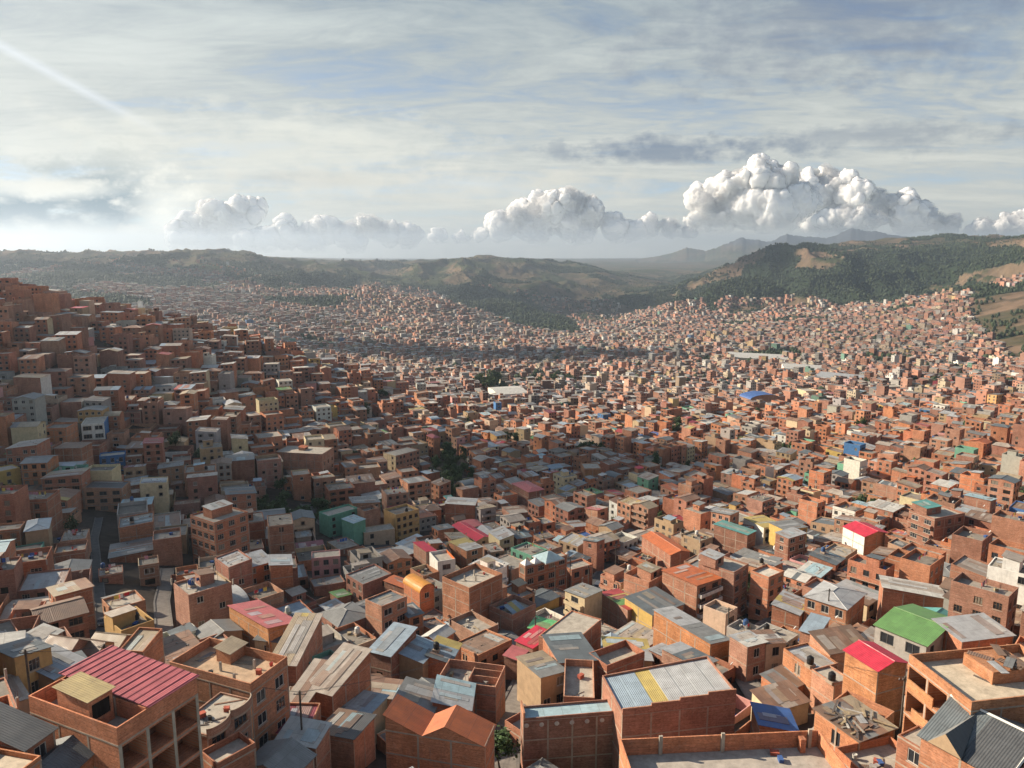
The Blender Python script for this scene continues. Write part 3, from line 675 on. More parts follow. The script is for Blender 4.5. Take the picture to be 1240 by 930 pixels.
    for (tx, ty) in s.get("stubs", ()):
        parts.append(["column", STUB if up < 1 else STUB, (tx, ty, h if roof == "slab" else plane(tx, ty)), 0, None, [], None])
    # ---------------- clutter lying about on terraces and stones, planks on roofs
    nc = s.get("clutter", 0)
    if nc:
        for _ in range(nc):
            if roof not in ("slab", "mono"): break
            x = rng.uniform(-hw + .9, hw - .9); y = rng.uniform(-hd + .9, hd - .9)
            z0 = (h + .004) if roof == "slab" else plane(x, y) + (.13 if not inset else .03)
            k = rng.random(); rz = rng.uniform(0, 3.1)
            if s.get("special") == "scrap": nm = "plank" if k < .6 else "scrap_sheet"; z0 += rng.uniform(0, .2)
            elif roof == "mono": nm = "stone_weight"
            else: nm = "stone_weight" if k < .2 else ("plank" if k < .5 else ("crate" if k < .72 else ("bucket" if k < .82 else "scrap_sheet")))
            parts.append([nm, rng.choice(CLUT[nm]), (x, y, z0), rz, (rng.uniform(.6, 1.3), rng.uniform(.8, 1.2), rng.uniform(.6, 1.3)), [], None])
    if s.get("special"): special(s, parts, rng)
    if s.get("dish"):
        dx, dy = s["dish"]; parts.append(["satellite_dish", DISH, (dx * hw * .85, dy * hd * .85, plane(dx * hw * .85, dy * hd * .85) + (0 if roof == "slab" else .08)), 0, None, [], None])
    if s.get("line"):      # washing line
        q = G(); x = hw - 1.2
        for sx in (-x, x): q.beam((sx, 0, h), (sx, 0, h + 1.9), .04, "wood", (0.2, 0.15, 0.1), 4)
        q.beam((-x, 0, h + 1.8), (x, 0, h + 1.8), .012, "wood", (0.2, 0.2, 0.2), 3)
        xx = -x + .3
        while xx < x - .8:
            l = rng.uniform(.4, .9); t = rng.choice([(0.6, 0.6, 0.6), (0.5, 0.05, 0.06), (0.05, 0.12, 0.4), (0.6, 0.45, 0.1), (0.1, 0.1, 0.12), (0.5, 0.25, 0.3)])
            q.box(xx, xx + l, -.015, .015, h + 1.75 - rng.uniform(.5, 1), h + 1.79, "cloth", t, True); xx += l + rng.uniform(.05, .4)
        parts.append(["washing_line", q, (0, 0, 0), 0, None, [], None])
    return parts

def emit_flat(g, p, loc, rz, sc_):
    name, q, l, r, s_, ch, lab = p; c, n = math.cos(rz), math.sin(rz)
    L = (loc[0] + (c * l[0] - n * l[1]) * sc_[0], loc[1] + (n * l[0] + c * l[1]) * sc_[1], loc[2] + l[2] * sc_[2])
    S = s_ or (1, 1, 1); g.add(q, L, rz + r, S)
    for k in ch: emit_flat(g, k, L, rz + r, S)
MESH_CACHE = {}
def emit_obj(p, parent):
    name, q, l, r, s_, ch, lab = p
    if not q.f: return
    k = id(q)
    if k not in MESH_CACHE: MESH_CACHE[k] = (q.mesh(name), q)
    o = link(name, MESH_CACHE[k][0], parent, l, r, s_)
    if lab: o["label"] = lab
    for c in ch: emit_obj(c, o)

def special(s, parts, rng):
    k = s["special"]; w, d, h = s["w"], s["d"], s["h"]; hw, hd = w / 2, d / 2; par = s.get("par", 0)
    def P(name, g, loc=(0, 0, 0), rz=0, ch=None): parts.append([name, g, loc, rz, None, ch or [], None])
    if k == "pink":
        g = G(); x0 = -hw + w * .36; z = h + par + .1
        g.slab([(hw + .25, -hd - .25, z + .1), (hw + .25, hd + .25, z + .5), (x0, hd + .25, z + .5), (x0, -hd - .25, z + .1)], "sheet", (0.40, 0.095, 0.11, .22), .08)
        n = int(d / .95)
        for i in range(n + 1):
            y = -hd + i * d / n; zz = z + .1 + .4 * i / n + .015
            g.beam((x0, y, zz), (hw + .25, y, zz), .055, "sheet", (0.38, 0.09, 0.105, .15))
        P("roof", g)
        g = G(); g.box(x0 - .1, x0 + .05, -hd + .17, hd - .17, h, z - .03, "brick", s["wt"])
        for yy in (-hd * .3, hd * .3): g.box(x0 - .3, x0 - .101, yy - .13, yy + .13, h, z + .1, "concrete", CONC)
        P("dividing_wall", g)
        sub = dict(w=w * .27, d=d * .36, h=3.3, n=1, wt=s["wt"], roof="mono", rt=[(0.40, 0.31, 0.14, .25)], hi=2, rise=.35, base=0, wins={0: "one"}, bare=True, ww=2.0)
        m = G(); rr = None
        for p in make_house(sub, rng):
            if p[0] == "roof": rr = p
            else: emit_flat(m, p, (0, 0, 0), 0, (1, 1, 1))
        P("roof_room", m, (-hw + w * .175, hd * .02, h), 0, [["room_roof", rr[1], (0, 0, 0), 0, None, [], None]])
        nb = max(1, round(w / 3.4))
        for i in range(nb + 1):
            g = G(); x = -hw + .18 + i * (w - .36) / nb
            g.box(-.17, .17, -.05, 0, -5, h - .1, "concrete", (0.40, 0.36, 0.29)); P("column", g, (x, -hd - .005, 0))
    elif k == "wavy":
        g = G(); n = 28; th = .14
        pts = []
        for i in range(n + 1):
            t = i / n; pts.append((-hw + t * w, -hd - .15 - .75 * abs(math.sin(t * math.pi * 2)) ** .6))
        for (a, b) in zip(pts, pts[1:]):
            for (z0, z1, m, t) in ((h - .25, h + .02, "concrete", CONC), (h + .02, h + 1.0, "brick", s["wt"])):
                g.poly([(*a, z0), (*b, z0), (*b, z1), (*a, z1)], m, t)
            g.poly([(b[0], b[1] + th, h), (a[0], a[1] + th, h), (a[0], a[1] + th, h + 1), (b[0], b[1] + th, h + 1)], "brick", s["wt"])
            g.poly([(*a, h + 1), (*b, h + 1), (b[0], b[1] + th, h + 1), (a[0], a[1] + th, h + 1)], "concrete", (.42, .36, .28))
            g.poly([(*a, h + .015), (*b, h + .015), (b[0], -hd, h + .015), (a[0], -hd, h + .015)], "concrete", (.33, .3, .26))
            g.poly([(b[0], b[1], h - .25), (a[0], a[1], h - .25), (a[0], -hd, h - .25), (b[0], -hd, h - .25)], "concrete", (.33, .3, .26))
        P("balcony", g)
    elif k == "spots":
        for i in range(7):
            g = G(); y = -hd + (.04 + .155 * i) * d
            n = 10
            for r0, r1, x0, x1 in ((.34, .26, 0, -.06), (.26, 0, -.06, -.08)):
                for j in range(n):
                    a, b = 2 * math.pi * j / n, 2 * math.pi * (j + 1) / n
                    q = [(x0, -r0 * math.cos(a), r0 * math.sin(a)), (x0, -r0 * math.cos(b), r0 * math.sin(b)), (x1, -r1 * math.cos(b), r1 * math.sin(b)), (x1, -r1 * math.cos(a), r1 * math.sin(a))]
                    if r1 == 0: q = q[:3]
                    g.poly(q, "plaster", (.5, .45, .4), [(0, 0)] * len(q))
            P("wall_plate", g, (-hw - .004, y, h - .75))
        for y in (hd - .1, -hd + .1):
            g = G(); g.box(-hw - .06, hw, y - .12, y + .12, h + .2, h + 1.2, "brick", (.5, .22, .12)); P("firewall", g)
    elif k == "bigwall":
        g = G(); n = 4
        for i in range(n):
            y0, y1 = hd - (i) * d / n, hd - (i + 1) * d / n
            za = h + s["rise"] * (i) / n; g.box(-hw - .012, -hw + .175, y1 + (.001), y0, za - .2, za + .62 + .30, "brick", s["wt"])
            g.box(-hw - .02, -hw + .19, y1 + .002, y0, za + .921, za + .97, "brick", (.5, .24, .14))
        P("parapet", g)
    elif k == "backwall":
        for y in (-hd * .02, -hd * .9, hd * .6):
            g = G(); g.box(hw - .42, hw - .165, y - .2, y + .2, h, h + par + .35, "concrete", (.38, .34, .28)); P("column", g)
        g = G(); g.box(hw - 1.2, hw - .45, -hd + 2.0, -hd + 2.6, h, h + 1.7, "brick", (.45, .17, .09)); P("pier", g)
    elif k == "vast":
        g = G(); g.box(-2.6, 2.6, -2.2, 2.2, 0, 1.5, "brick", s["wt"])
        q = G()
        for i in range(7):
            b = G(); b.box(-1.3, 1.3, -.45, .45, 0, .05, "sheet", (*RT[rng.choice(["rusty", "grey", "silver", "brown"])][:3], .6), True)
            q.add(b, (rng.uniform(-1.6, 1.6), rng.uniform(-1.5, 1.5), 1.51 + .07 * i), rng.uniform(0, 3))
        P("roof_room", g, (hw * .18, hd * .28, h), 0, [["stacked_sheets", q, (0, 0, 0), 0, None, [], None]])
        g = G()
        for i in range(6):
            y = -hd + (i + .5) * d / 6
            if i in (2, 4): continue
        for (y0, y1, z0) in ((hd * .1, hd * .98, h - h / 4), (-hd * .6, hd * .75, h - h / 2)):
            g = G(); g.box(-hw - .06, -hw + .10, y0, y1, z0 - .05, z0 + 1.25, "brick", (.54, .24, .11)); P("balcony_wall", g)
    elif k == "dormer":
        g = G(); z = h + .5
        a = (-hw * 1.12, -hd * .1, h + .2); b = (-hw * 1.12, hd * .75, h + .2); c = (-hw * 1.12, hd * .33, h + 2.0); e = (-.2, hd * .33, h + 2.3)
        g.poly([a, e, c], "sheet", RT["charcoal"], [(0, 0), (3, 3), (0, 2)]); g.poly([c, e, b], "sheet", RT["grey"], [(0, 2), (3, 3), (0, 0)]); g.poly([b, a, c], "plaster", PLA["tan"], [(0, 0), (3, 0), (1.5, 2)])
        P("dormer", g)
        for x0, x1 in ((-hw - .3, 0), (hw + .3, 0)):
            g = G(); g.beam((x0, -hd - .32, h - .1), (x1, -hd - .32, h + 2.55), .12, "paint", (.55, .54, .5)); P("verge_board", g)
        g = G(); g.beam((0, -hd - .35, h + 2.55), (0, hd + .35, h + 2.55), .16, "paint", (.58, .57, .53)); P("ridge_cap", g)
    elif k == "pyramids":
        for (x, y, r, z, t) in ((-hw * .82, 0, 1.3, 1.5, (.7, .7, .68, 0)), (-hw * .42, -hd * .3, 1.2, 1.4, (.7, .7, .68, 0)), (hw * .25, hd * .1, 3.4, 2.0, RT["teal-blue"])):
            g = G(); q = [(-r, -r, .3), (r, -r, .3), (r, r, .3), (-r, r, .3)]
            for i in range(4): g.poly([q[i], q[(i + 1) % 4], (0, 0, .3 + z)], "sheet", t, [(0, 0), (2 * r, 0), (r, r)])
            for i in range(4): a, b = q[i], q[(i + 1) % 4]; g.poly([(a[0], a[1], 0), (b[0], b[1], 0), b, a], "plaster", (.5, .48, .44))
            P("skylight", g, (x, y, h))
    elif k == "lean":
        g = G(); sheets(g, [(-hw * .5, -hd * .6, h + .15), (hw * .5, -hd * .6, h + .15), (hw * .5, hd * .3, h + 1.3), (-hw * .5, hd * .3, h + 1.3)], [RT["blue-grey"], RT["yellow"], RT["blue-grey"]]); P("leaning_sheet", g)
    elif k == "ruin":
        g = G()
        for (x0, x1, y0, y1, z) in ((-hw * .5, hw * .6, -.07, .07, 1.5), (-.07, .07, -hd + .2, -.08, 1.2), (hw * .4, hw * .4 + .14, -hd + .2, -.08, 1.6), (-hw * .6, -hw * .6 + .14, .08, hd - .2, 1.0)):
            g.box(x0, x1, y0, y1, h, h + z, "brick", s["wt"])
        P("partition", g)
# ------------------------------------------------------------------ the buildings one can single out
# near roof corner A, its neighbour to the left B, its neighbour to the right C (pixels of the photograph, used to
# work out footprint and turn on the hillside), roof height h above the ground, storeys n
HOUSES = []
def M(A, B, C, h, n, roof, rt, short, label, **k):
    up = k.get('par', .9) if roof == 'slab' else (.32 if k.get('inset') else 0)
    ax, ay, az = hit(A[0], A[1], h + up)
    def onp(P):
        v = ray(*P); t = az / v[2]; return v[0] * t, v[1] * t
    b = onp(B); c = onp(C)
    lx = math.hypot(c[0] - ax, c[1] - ay); ly = math.hypot(b[0] - ax, b[1] - ay)
    tx = math.atan2(c[1] - ay, c[0] - ax); ty = math.atan2(b[1] - ay, b[0] - ax) - math.pi / 2
    while ty - tx > math.pi: ty -= 2 * math.pi
    while tx - ty > math.pi: ty += 2 * math.pi
    wx = math.hypot(C[0] - A[0], C[1] - A[1]) ** 2; wy = math.hypot(B[0] - A[0], B[1] - A[1]) ** 2
    th = (tx * wx + ty * wy) / (wx + wy)
    w = max(3.0, lx * math.cos(tx - th)); d = max(3.0, ly * math.cos(ty - th))
    w = k.pop("w", w); d = k.pop("d", d)
    if h > 0: k.setdefault("wins", {})
    s = dict(w=w, d=d, h=h, n=n, roof=roof, wt=jit(random, k.pop("wt", random.choice(BR)), .05), short=short, label=label, manual=True)
    s["rt"] = [RT[r] for r in ([rt] if isinstance(rt, str) else rt)]
    s.update(k)
    if s.get("plaster"): s["wt"] = PLA[s["plaster"]]
    s["wtl"] = {kk: ("plaster", PLA[v]) for kk, v in s.get("wtl", {}).items()}
    u = (math.cos(th), math.sin(th)); v = (-u[1], u[0])
    s["x"] = ax + u[0] * w / 2 + v[0] * d / 2; s["y"] = ay + u[1] * w / 2 + v[1] * d / 2; s["z"] = az - h - up; s["th"] = th
    s["dist"] = math.hypot(ax, ay)
    s.setdefault("frame", not s.get("plaster")); s.setdefault("name", "plastered_house" if s.get("plaster") else "brick_house"); s.setdefault("cat", "house")
    s["base"] = -6.0; s["edges"] = (lx, ly, math.degrees(tx - ty))
    HOUSES.append(s); return s
# ---- lower left
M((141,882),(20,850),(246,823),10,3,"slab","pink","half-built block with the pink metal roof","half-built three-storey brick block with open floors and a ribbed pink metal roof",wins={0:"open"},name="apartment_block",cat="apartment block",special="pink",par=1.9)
M((303,828),(207,800),(344,794),9.5,3,"slab","grey","tiled terrace with bare columns","three-storey brick block with a tiled roof terrace and bare concrete columns",wins={0:"wide"},slabt=(0.46,0.33,0.22),stubs=[(-2.5,-3.2),(1.2,-3.2),(-1,0.5),(2.4,2.5)],room=(2.2,1.6,3.0,2.4,1.6,RT["tan"],2),name="apartment_block",cat="apartment block",clutter=8,par=1.3,ww=1.7)
M((250,890),(212,880),(303,846),6.2,2,"slab","grey","wavy balcony wing","two-storey brick wing with wavy balcony parapet beside the open-floored block",wins={0:"wide"},clutter=10,special="wavy",par=.25)
M((372,890),(322,893),(398,856),4.2,1,"mono","maroon","maroon roof","low brick house with a sloping maroon sheet roof between brick parapets",inset=True,hi=1,rise=0.6)
M((382,905),(335,896),(399,884),5.5,2,"mono","pale","pale striped roof on an orange wall","small brick house with a pale corrugated roof above a bright orange side wall",hi=1,rise=.8)
M((350,945),(290,931),(385,916),5.5,2,"gable","grey","grey ridged roof at the lower edge","brick house with a weathered grey ridged roof behind stepped brick parapets",axis=0,rise=1.2,hi=2)
M((262,925),(232,915),(312,901),5,2,"slab","grey","little walled terrace","small brick house with an empty walled concrete terrace near the wavy balcony wing",par=.8)
M((143,905),(66,912),(160,880),6.2,2,"gable",["blue-grey","slate"],"blue-grey roof","house with dark blue-grey metal roof in front of the open floors",axis=1,rise=1.6,rt2=[RT["blue-grey"]],plaster="tan")
M((70,950),(20,935),(110,905),5.5,2,"gable","slate","slate-blue roof in the corner","house with a slate-blue ridged roof in the lower left corner",axis=0,rise=1.0)
M((30,908),(-34,890),(62,882),6.0,2,"mono","charcoal","charcoal roof","brick house with a broad charcoal sheet roof left of the tan-roofed room",hi=2,rise=1.4,wins={0:"few"})
M((10,945),(-22,918),(34,912),6.0,2,"slab","grey","pale terrace with brick rim","brick house with a pale sandy terrace and low brick rim, lowest at the left",par=.5,slabt=(0.55,0.47,0.36))
M((18,803),(-4,790),(61,783),6.2,2,"mono",["slate","slate","grey"],"ochre house with long grey roof","ochre-walled house under a long dark grey roof beside a mustard wall",plaster="ochre",hi=3,rise=.8,wins={0:"full"})
M((66,822),(33,812),(101,799),4.2,1,"mono",["blue-grey","silver"],"blue-grey shed roof","low house with a light blue-grey sheet roof behind the pink metal roof",hi=2,rise=1.2,plaster="tan")
M((28,777),(-12,786),(34,764),6.0,2,"mono","pale","mustard wall","mustard-painted house at the left edge below the shaded slope",plaster="yellow",hi=2,rise=.5)
M((50,779),(33,772),(73,764),4.5,1,"mono","pale","bright white roof","small brick house with a bright white sunlit metal roof",hi=2,rise=.6)
M((84,790),(60,780),(94,774),4.6,1,"gable","brown","brown tiled gable","small house with a brown tiled gable roof beside the bright white roof",axis=1,rise=1.2)
M((116,793),(92,783),(124,776),4.6,1,"gable","brown","second brown gable","middle one of the small houses with brown tiled gable roofs",axis=1,rise=1.1,plaster="tan")
M((142,785),(112,778),(148,768),4.6,1,"gable","tan","tan gable by the alley","small house with a ridged tan roof, rightmost of the low gables by the dark alley",axis=1,rise=1.1)
M((173,789),(144,787),(197,768),6.5,2,"mono","tan","brick house with pale tan roof","tall brick house with a pale tan roof sloping behind the pink metal roof",hi=1,rise=1.0,inset=True)
M((325,768),(293,735),(352,748),6.0,2,"mono","pink","red roof on an orange wall","orange brick house with rose-red sheet roof in front of the shaded slope",hi=3,rise=1.2,wt=(0.55,0.25,0.11),special="redterr")
M((338,778),(310,773),(348,761),4.6,1,"mono","slate","grey shed with two windows","low cream house with a dark grey sheet roof and two dark windows",plaster="cream",hi=1,rise=.5,wins={3:"full"})
M((358,806),(326,803),(387,757),6.5,2,"mono",["rust-streaked","tan","yellow","tan"],"tan and yellow striped roof","brick house with a long sloping roof of tan and yellow striped sheets",hi=1,rise=2.0)
M((371,852),(345,850),(407,813),6.0,2,"mono",["rust-streaked","rusty","rust-streaked"],"rust-striped roof","brick house with a rust-striped sloping roof right of the tiled terrace",hi=1,rise=1.4)
M((402,842),(385,820),(440,800),7.5,2,"mono","rust-streaked","steep brown roof","brick house with a steep brown sheet roof between rust-striped and blue roofs",hi=1,rise=2.0)
M((448,868),(405,858),(465,842),5.0,1,"mono",["blue-grey","silver","grey"],"pale blue-grey mended roof","house with a patched pale blue-grey roof and a cream window wall",hi=3,rise=.5,plaster="cream",wins={0:"few"})
M((428,900),(385,890),(450,866),5.0,1,"mono",["charcoal","brown"],"blackened roof","house under a blackened sheet roof below the patched blue-grey one",hi=3,rise=.6)
M((522,868),(475,862),(536,834),5.2,2,"mono","grey","grey asbestos roof","house with a wide mouse-grey asbestos roof above a plank front",hi=2,rise=1.2,plaster="grey",wins={3:"few"})
M((570,860),(523,863),(588,829),5.6,2,"mono",["silver","teal-blue"],"pale green-grey roof","brick house with a pale green-grey roof joined to the grey asbestos roof",hi=2,rise=1.3)
M((587,904),(467,884),(596,878),9.5,3,"profile","orange","orange gable roof","tall brick house with an orange gable roof above a blank dark brick wall",prof=[(0,0),(.39,1.9),(.62,.1),(1,2.1)])
M((473,795),(452,783),(497,766),6.0,2,"mono","blue-grey","left twin blue roof","brick house with a sloping sky-blue roof left of its planked twin",hi=1,rise=1.2,wins={3:"few"})
M((512,803),(476,791),(516,778),5.0,1,"mono","blue-grey","blue roof over planks","house with a sky-blue roof above a plank wall beside a black tank",hi=2,rise=1.4,plaster="tan")
M((545,803),(516,800),(560,780),5.0,1,"mono",["slate","blue-grey","yellow"],"roof with the yellow panel","house with a blue and yellow panelled roof carrying a black water tank",hi=2,rise=1.0,tank=[(-1.5,1,"black")])
M((530,778),(512,770),(548,764),5.0,1,"gable","pale","pale green gable","small house with pale green ridged roof behind the twin blue roofs",axis=0,rise=.8)
M((600,832),(527,826),(628,808),5.5,2,"slab","grey","roofless brick walls","half-built brick rooms with red parapets and no roof above the alley",par=1.6,clutter=14,special="ruin")
M((492,848),(405,842),(500,826),4.0,1,"mono",["rust-streaked","teal-blue","rusty"],"long rusty shed","long low shed with rust-streaked roof strips below the blue roofs",hi=2,rise=.6)
# ---- lower centre
M((752,862),(634,871),(757,847),9.0,3,"mono","teal-blue","pale turquoise metal roof","long dark brick wall with stone spots under a narrow pale turquoise roof",special="spots",hi=0,rise=.2,inset=True,patches=0)
M((891,849),(753,862),(848,806),9.6,3,"mono",["silver","silver","silver","silver","yellow","blue-grey","blue-grey"],"huge silver roof","large brick warehouse with a huge silver metal roof and stepped brick gable",hi=0,rise=1.5,inset=True,swap=True,patches=0,special="bigwall",name="warehouse",cat="warehouse")
M((1045,955),(775,968),(988,884),8.0,3,"slab","grey","walled concrete terrace","brick building with an empty concrete terrace and concrete posts in its back wall",par=2.0,slabt=(0.40,0.36,0.31),special="backwall",clutter=5)
M((720,845),(682,850),(735,800),6.5,2,"slab","grey","brick yard walls","small roofless brick rooms with red parapets behind the pale turquoise roof",par=1.2,clutter=3)
M((678,806),(662,772),(725,798),7.5,2,"mono","slate","dark grey roof over a red gate wall","brick house with a big dark grey-green roof and one barred window",hi=3,rise=.5,wins={0:"one"},inset=False)
M((655,823),(638,795),(678,806),6.5,2,"mono",["grey","tan"],"old grey-brown house","old grey-brown plastered house with a weathered grey roof and two rows of windows",plaster="tan",hi=3,rise=.4,wins={0:"full"})
M((735,806),(720,788),(778,787),6.5,2,"slab","grey","sunken terrace with brick rim","brick house with a sandy terrace inside high brick parapets right of the dark grey roof",par=1.3,wins={0:"few"},slabt=(0.42,0.36,0.28))
M((645,785),(630,773),(665,768),5,1,"mono","crimson","crimson roof","small house with a bright crimson roof touching the big dark grey roof",hi=1,rise=.6)
M((668,768),(640,763),(677,754),4.5,1,"mono","mint","bright mint-green roof","low shed with a bright mint-green sheet roof",hi=2,rise=.5)
M((628,800),(608,798),(645,790),4.5,1,"mono","pink","small rose roof","little house with a small rose-red roof near the alley head",hi=2,rise=.3)
M((690,782),(665,760),(706,743),7.0,2,"slab",["tan"],"brick cube with two-tone top","plain brick cube house with a half pale, half dark flat top",par=.2,wins={3:"none"})
M((790,800),(735,802),(800,775),4.5,1,"mono",["silver","yellow"],"low roof with yellow strip","low shed with silver and yellow roof sheets beside a rough ochre wall",hi=2,rise=.5,plaster="tan")
M((860,783),(793,742),(880,772),6.5,2,"mono",["grey","silver"],"long grey roof on an orange wall","long brick house with a grey roof and a sunlit orange side wall",hi=3,rise=.6,wt=(0.52,0.22,0.10))
M((845,812),(800,790),(872,802),6.0,2,"mono",["grey","slate","silver"],"stepped grey roof","house with a stepped grey roof behind the huge silver roof",hi=3,rise=.6)
M((905,785),(887,771),(925,775),7.0,2,"mono",["pale","silver"],"brick house with tin lid","two-storey brick house with a pale tin roof and an orange left wall",hi=3,rise=.3,wins={0:"full"})
M((928,782),(915,766),(949,776),6.5,2,"mono",["rusty","pale","rusty"],"pink-striped roof over cream walls","cream two-storey house with rust-red and pale striped roof",plaster="beige",hi=3,rise=.4,wins={0:"full"})
M((935,862),(913,842),(978,848),4.0,1,"mono",["rusty","rust-streaked","rusty"],"rusty patchwork roof","low cream house under a broad roof of rusty patchwork sheets",plaster="cream",hi=2,rise=.8)
M((950,838),(925,820),(975,822),4.0,1,"mono",["grey","brown"],"grey-brown lane roof","low house with a grey-brown weathered roof above the rusty patchwork roof",hi=2,rise=.6)
M((966,886),(920,884),(958,860),5.0,2,"mono","blue","blue tarpaulin roof","brick house whose roof is covered by a deep blue tarpaulin",hi=2,rise=.7,special="tarp")
M((985,811),(952,786),(1009,799),6.5,2,"mono","silver","silver-blue roof with black tank","orange brick house with silver-blue roof and a black water tank at its edge",hi=2,rise=.3,inset=True,tank=[(-2.2,-2.2,"black")],wins={3:"few"},wt=(0.5,0.22,0.11))
M((1010,828),(985,810),(1028,820),5.5,2,"slab","tan","brick house with tank on a mast","orange brick house with a black water tank on a tall stand",par=.3,tank=[(-1.5,-1.5,"black")])
M((1005,792),(998,771),(1050,780),5.0,1,"mono",["brown","rusty","brown"],"brown ribbed roof","house with a ribbed brown roof between blue and grey-green roofs",hi=2,rise=1.3)
M((990,770),(967,766),(1013,755),5.5,2,"mono","blue-grey","bright blue sheet roof","brick house with a bright pale-blue sheet roof near a tall pole",hi=1,rise=.6)
M((1063,812),(1026,787),(1094,800),10.5,3,"gable","crimson","tall orange house with crimson roof","tall bright orange brick house with two crimson roof planes",axis=1,rise=.8,rt2=[RT["crimson"]],wt=(0.54,0.24,0.11),frame=True)
M((1177,850),(1092,793),(1330,838),12.5,4,"slab","grey","vast bare terrace","large unfinished brick block with a vast bare concrete terrace and open storeys",wt=(0.47,0.20,0.10),par=1.1,special="vast",slabt=(0.52,0.44,0.33),wins={3:"open"},name="apartment_block",cat="apartment block",clutter=4)
M((1130,915),(1086,890),(1160,905),9.0,3,"slab","grey","barred window wall","orange brick wing with a single column of windows below the grey hipped roof",wins={3:"one"},par=.2)
M((1215,945),(1112,893),(1300,905),9.0,3,"gable",["grey","silver"],"grey ridged roof with pale ridge caps","large house with a grey ridged roof, pale ridge caps and a dark dormer",axis=1,rise=2.4,special="dormer",rt2=[RT["slate"],RT["charcoal"]])
M((1040,898),(985,862),(1088,884),7.5,2,"mono",["brown","grey","rusty","tan"],"scrap-covered roof","orange brick house under a roof of scrap boards and rusty sheets",hi=2,rise=.3,clutter=34,wins={3:"few",0:"few"},special="scrap",wt=(0.5,0.22,0.11))
M((1050,940),(1010,905),(1120,925),5.5,2,"slab","grey","brick wall in front of the scrap roof","low brick walls with an open yard in front of the scrap-covered roof",par=1.0,clutter=16)
# ---- right, behind the terrace
M((1122,782),(1062,756),(1155,750),7.0,2,"gable","green","green ribbed roof","grey cement-block house with a wide green ribbed roof",plaster="grey",axis=1,rise=1.2,wins={3:"wide",0:"few"})
M((1165,777),(1152,752),(1220,765),6.5,2,"mono","silver","silver roof with yellow wedge","brick house with a silver-mauve roof and a yellow wedge on its edge",hi=2,rise=.6)
M((1025,738),(975,722),(1045,718),6.5,2,"hip","silver","silver hipped roof","brown house with a broad silver hipped roof and shaded gallery",rise=1.2,wins={3:"full"},ww=1.6)
M((968,745),(935,736),(980,728),5.5,2,"mono",["silver","yellow","silver"],"silver roof with a yellow strip","small house with silver roof and one ochre-yellow strip in the middle",hi=2,rise=.8)
M((889,693),(845,680),(912,684),12.0,4,"slab","pale","four-storey block with blank orange side","four-storey brick block with big dark windows and a blank orange left wall",wins={0:"wide"},par=.5,ww=1.9,name="apartment_block",cat="apartment block",room=(-2,2,4,4,2.4,RT["silver"],2))
M((931,699),(911,690),(944,689),10.5,4,"slab","pale","four-storey block beside the alley","narrow four-storey brick block with a pale flat roof beside the silver striped shed",wins={0:"full",3:"few"},par=.6,slabt=(.55,.5,.42),name="apartment_block",cat="apartment block")
M((844,712),(802,694),(874,700),10.0,4,"mono","orange","rust-orange canopy roof","four-storey block with white balconies and a rust-orange canopy roof",wins={0:"wide"},balc=(0,),balct=(0.62,0.6,0.56),hi=3,rise=.6,name="apartment_block",cat="apartment block")
M((790,745),(770,722),(815,725),6.0,2,"mono","slate","grey roof over yellow sheeting","brick house with a dark grey roof above yellow corrugated sheeting",hi=2,rise=.6,wtl={3:"yellow"})
M((760,740),(732,718),(772,728),6.0,2,"mono",["red","green","yellow","red"],"striped red and green roof","brick house with a roof of red, green and yellow stripes",hi=3,rise=.3)
M((786,705),(758,693),(802,690),9.0,3,"slab","grey","unfinished brick boxes","unfinished three-storey brick house with box-like roofless rooms on top",par=1.6,room=(1,0,4,4,2.5,RT["tan"],2),clutter=4,bare=True)
M((812,672),(784,648),(826,662),7.0,2,"gable","orange","bright orange ridged roof","brick house with a bright orange ridged roof and triangular shadow",axis=1,rise=1.0)
M((636,686),(620,684),(689,673),9.5,3,"slab","pale","brick offices with pointed skylights","three-storey brick building with large windows and small white pyramid skylights",wins={0:"wide",3:"full"},par=.3,special="pyramids",ww=2.2,name="apartment_block",cat="apartment block")
M((692,690),(689,680),(716,682),6.5,2,"slab","grey","brick annexe","two-storey brick annexe joined to the offices with pyramid skylights",wins={0:"few"},par=.6,ww=1.8)
M((568,712),(536,698),(608,694),11.5,4,"slab","grey","tall blank brick block","tall blank four-storey brick block with a ragged unfinished top",par=1.2,stubs=[(-1.5,1),(2,1.5),(0,-1)],clutter=5,name="apartment_block",cat="apartment block",wt=(0.46,0.21,0.12))
M((620,745),(582,738),(660,735),6.0,2,"slab","grey","yard with tilted blue sheet","roofless brick house with a blue and yellow sheet leaning inside",special="lean",par=1.2,clutter=10)
M((462,736),(447,725),(491,721),8.5,3,"mono",["grey","slate"],"brick house with patchy grey top","three-storey brick house with a patchy grey roof left of the amber barrel roof",hi=3,rise=.3,wins={0:"wide"},inset=True)
M((508,718),(489,706),(526,712),8.0,3,"barrel","amber","amber barrel roof","brick house with a curved amber barrel roof",axis=1,rise=1.6,wins={0:"few"})
M((489,712),(464,706),(503,706),7.5,3,"mono","orange","rust-red low roof","brick house with a rust-red roof beside the amber barrel roof",hi=2,rise=.4)
M((495,748),(481,738),(513,743),6.0,2,"mono","slate","small cube with one window","small bright brick cube house with one dark window below the amber barrel roof",hi=2,rise=.4,wins={0:"one"},wt=(0.5,0.23,0.12))
M((412,673),(377,677),(422,664),8.5,3,"slab","pale","pink house with white roof","pink plastered three-storey house with a white roof and dark corner windows",plaster="pink",wins={3:"full"},par=.3)
M((354,684),(327,688),(358,671),11.5,4,"mono","silver","narrow brick tower","narrow four-storey blank brick tower left of the pink house",hi=2,rise=.6,name="apartment_block",cat="apartment block")
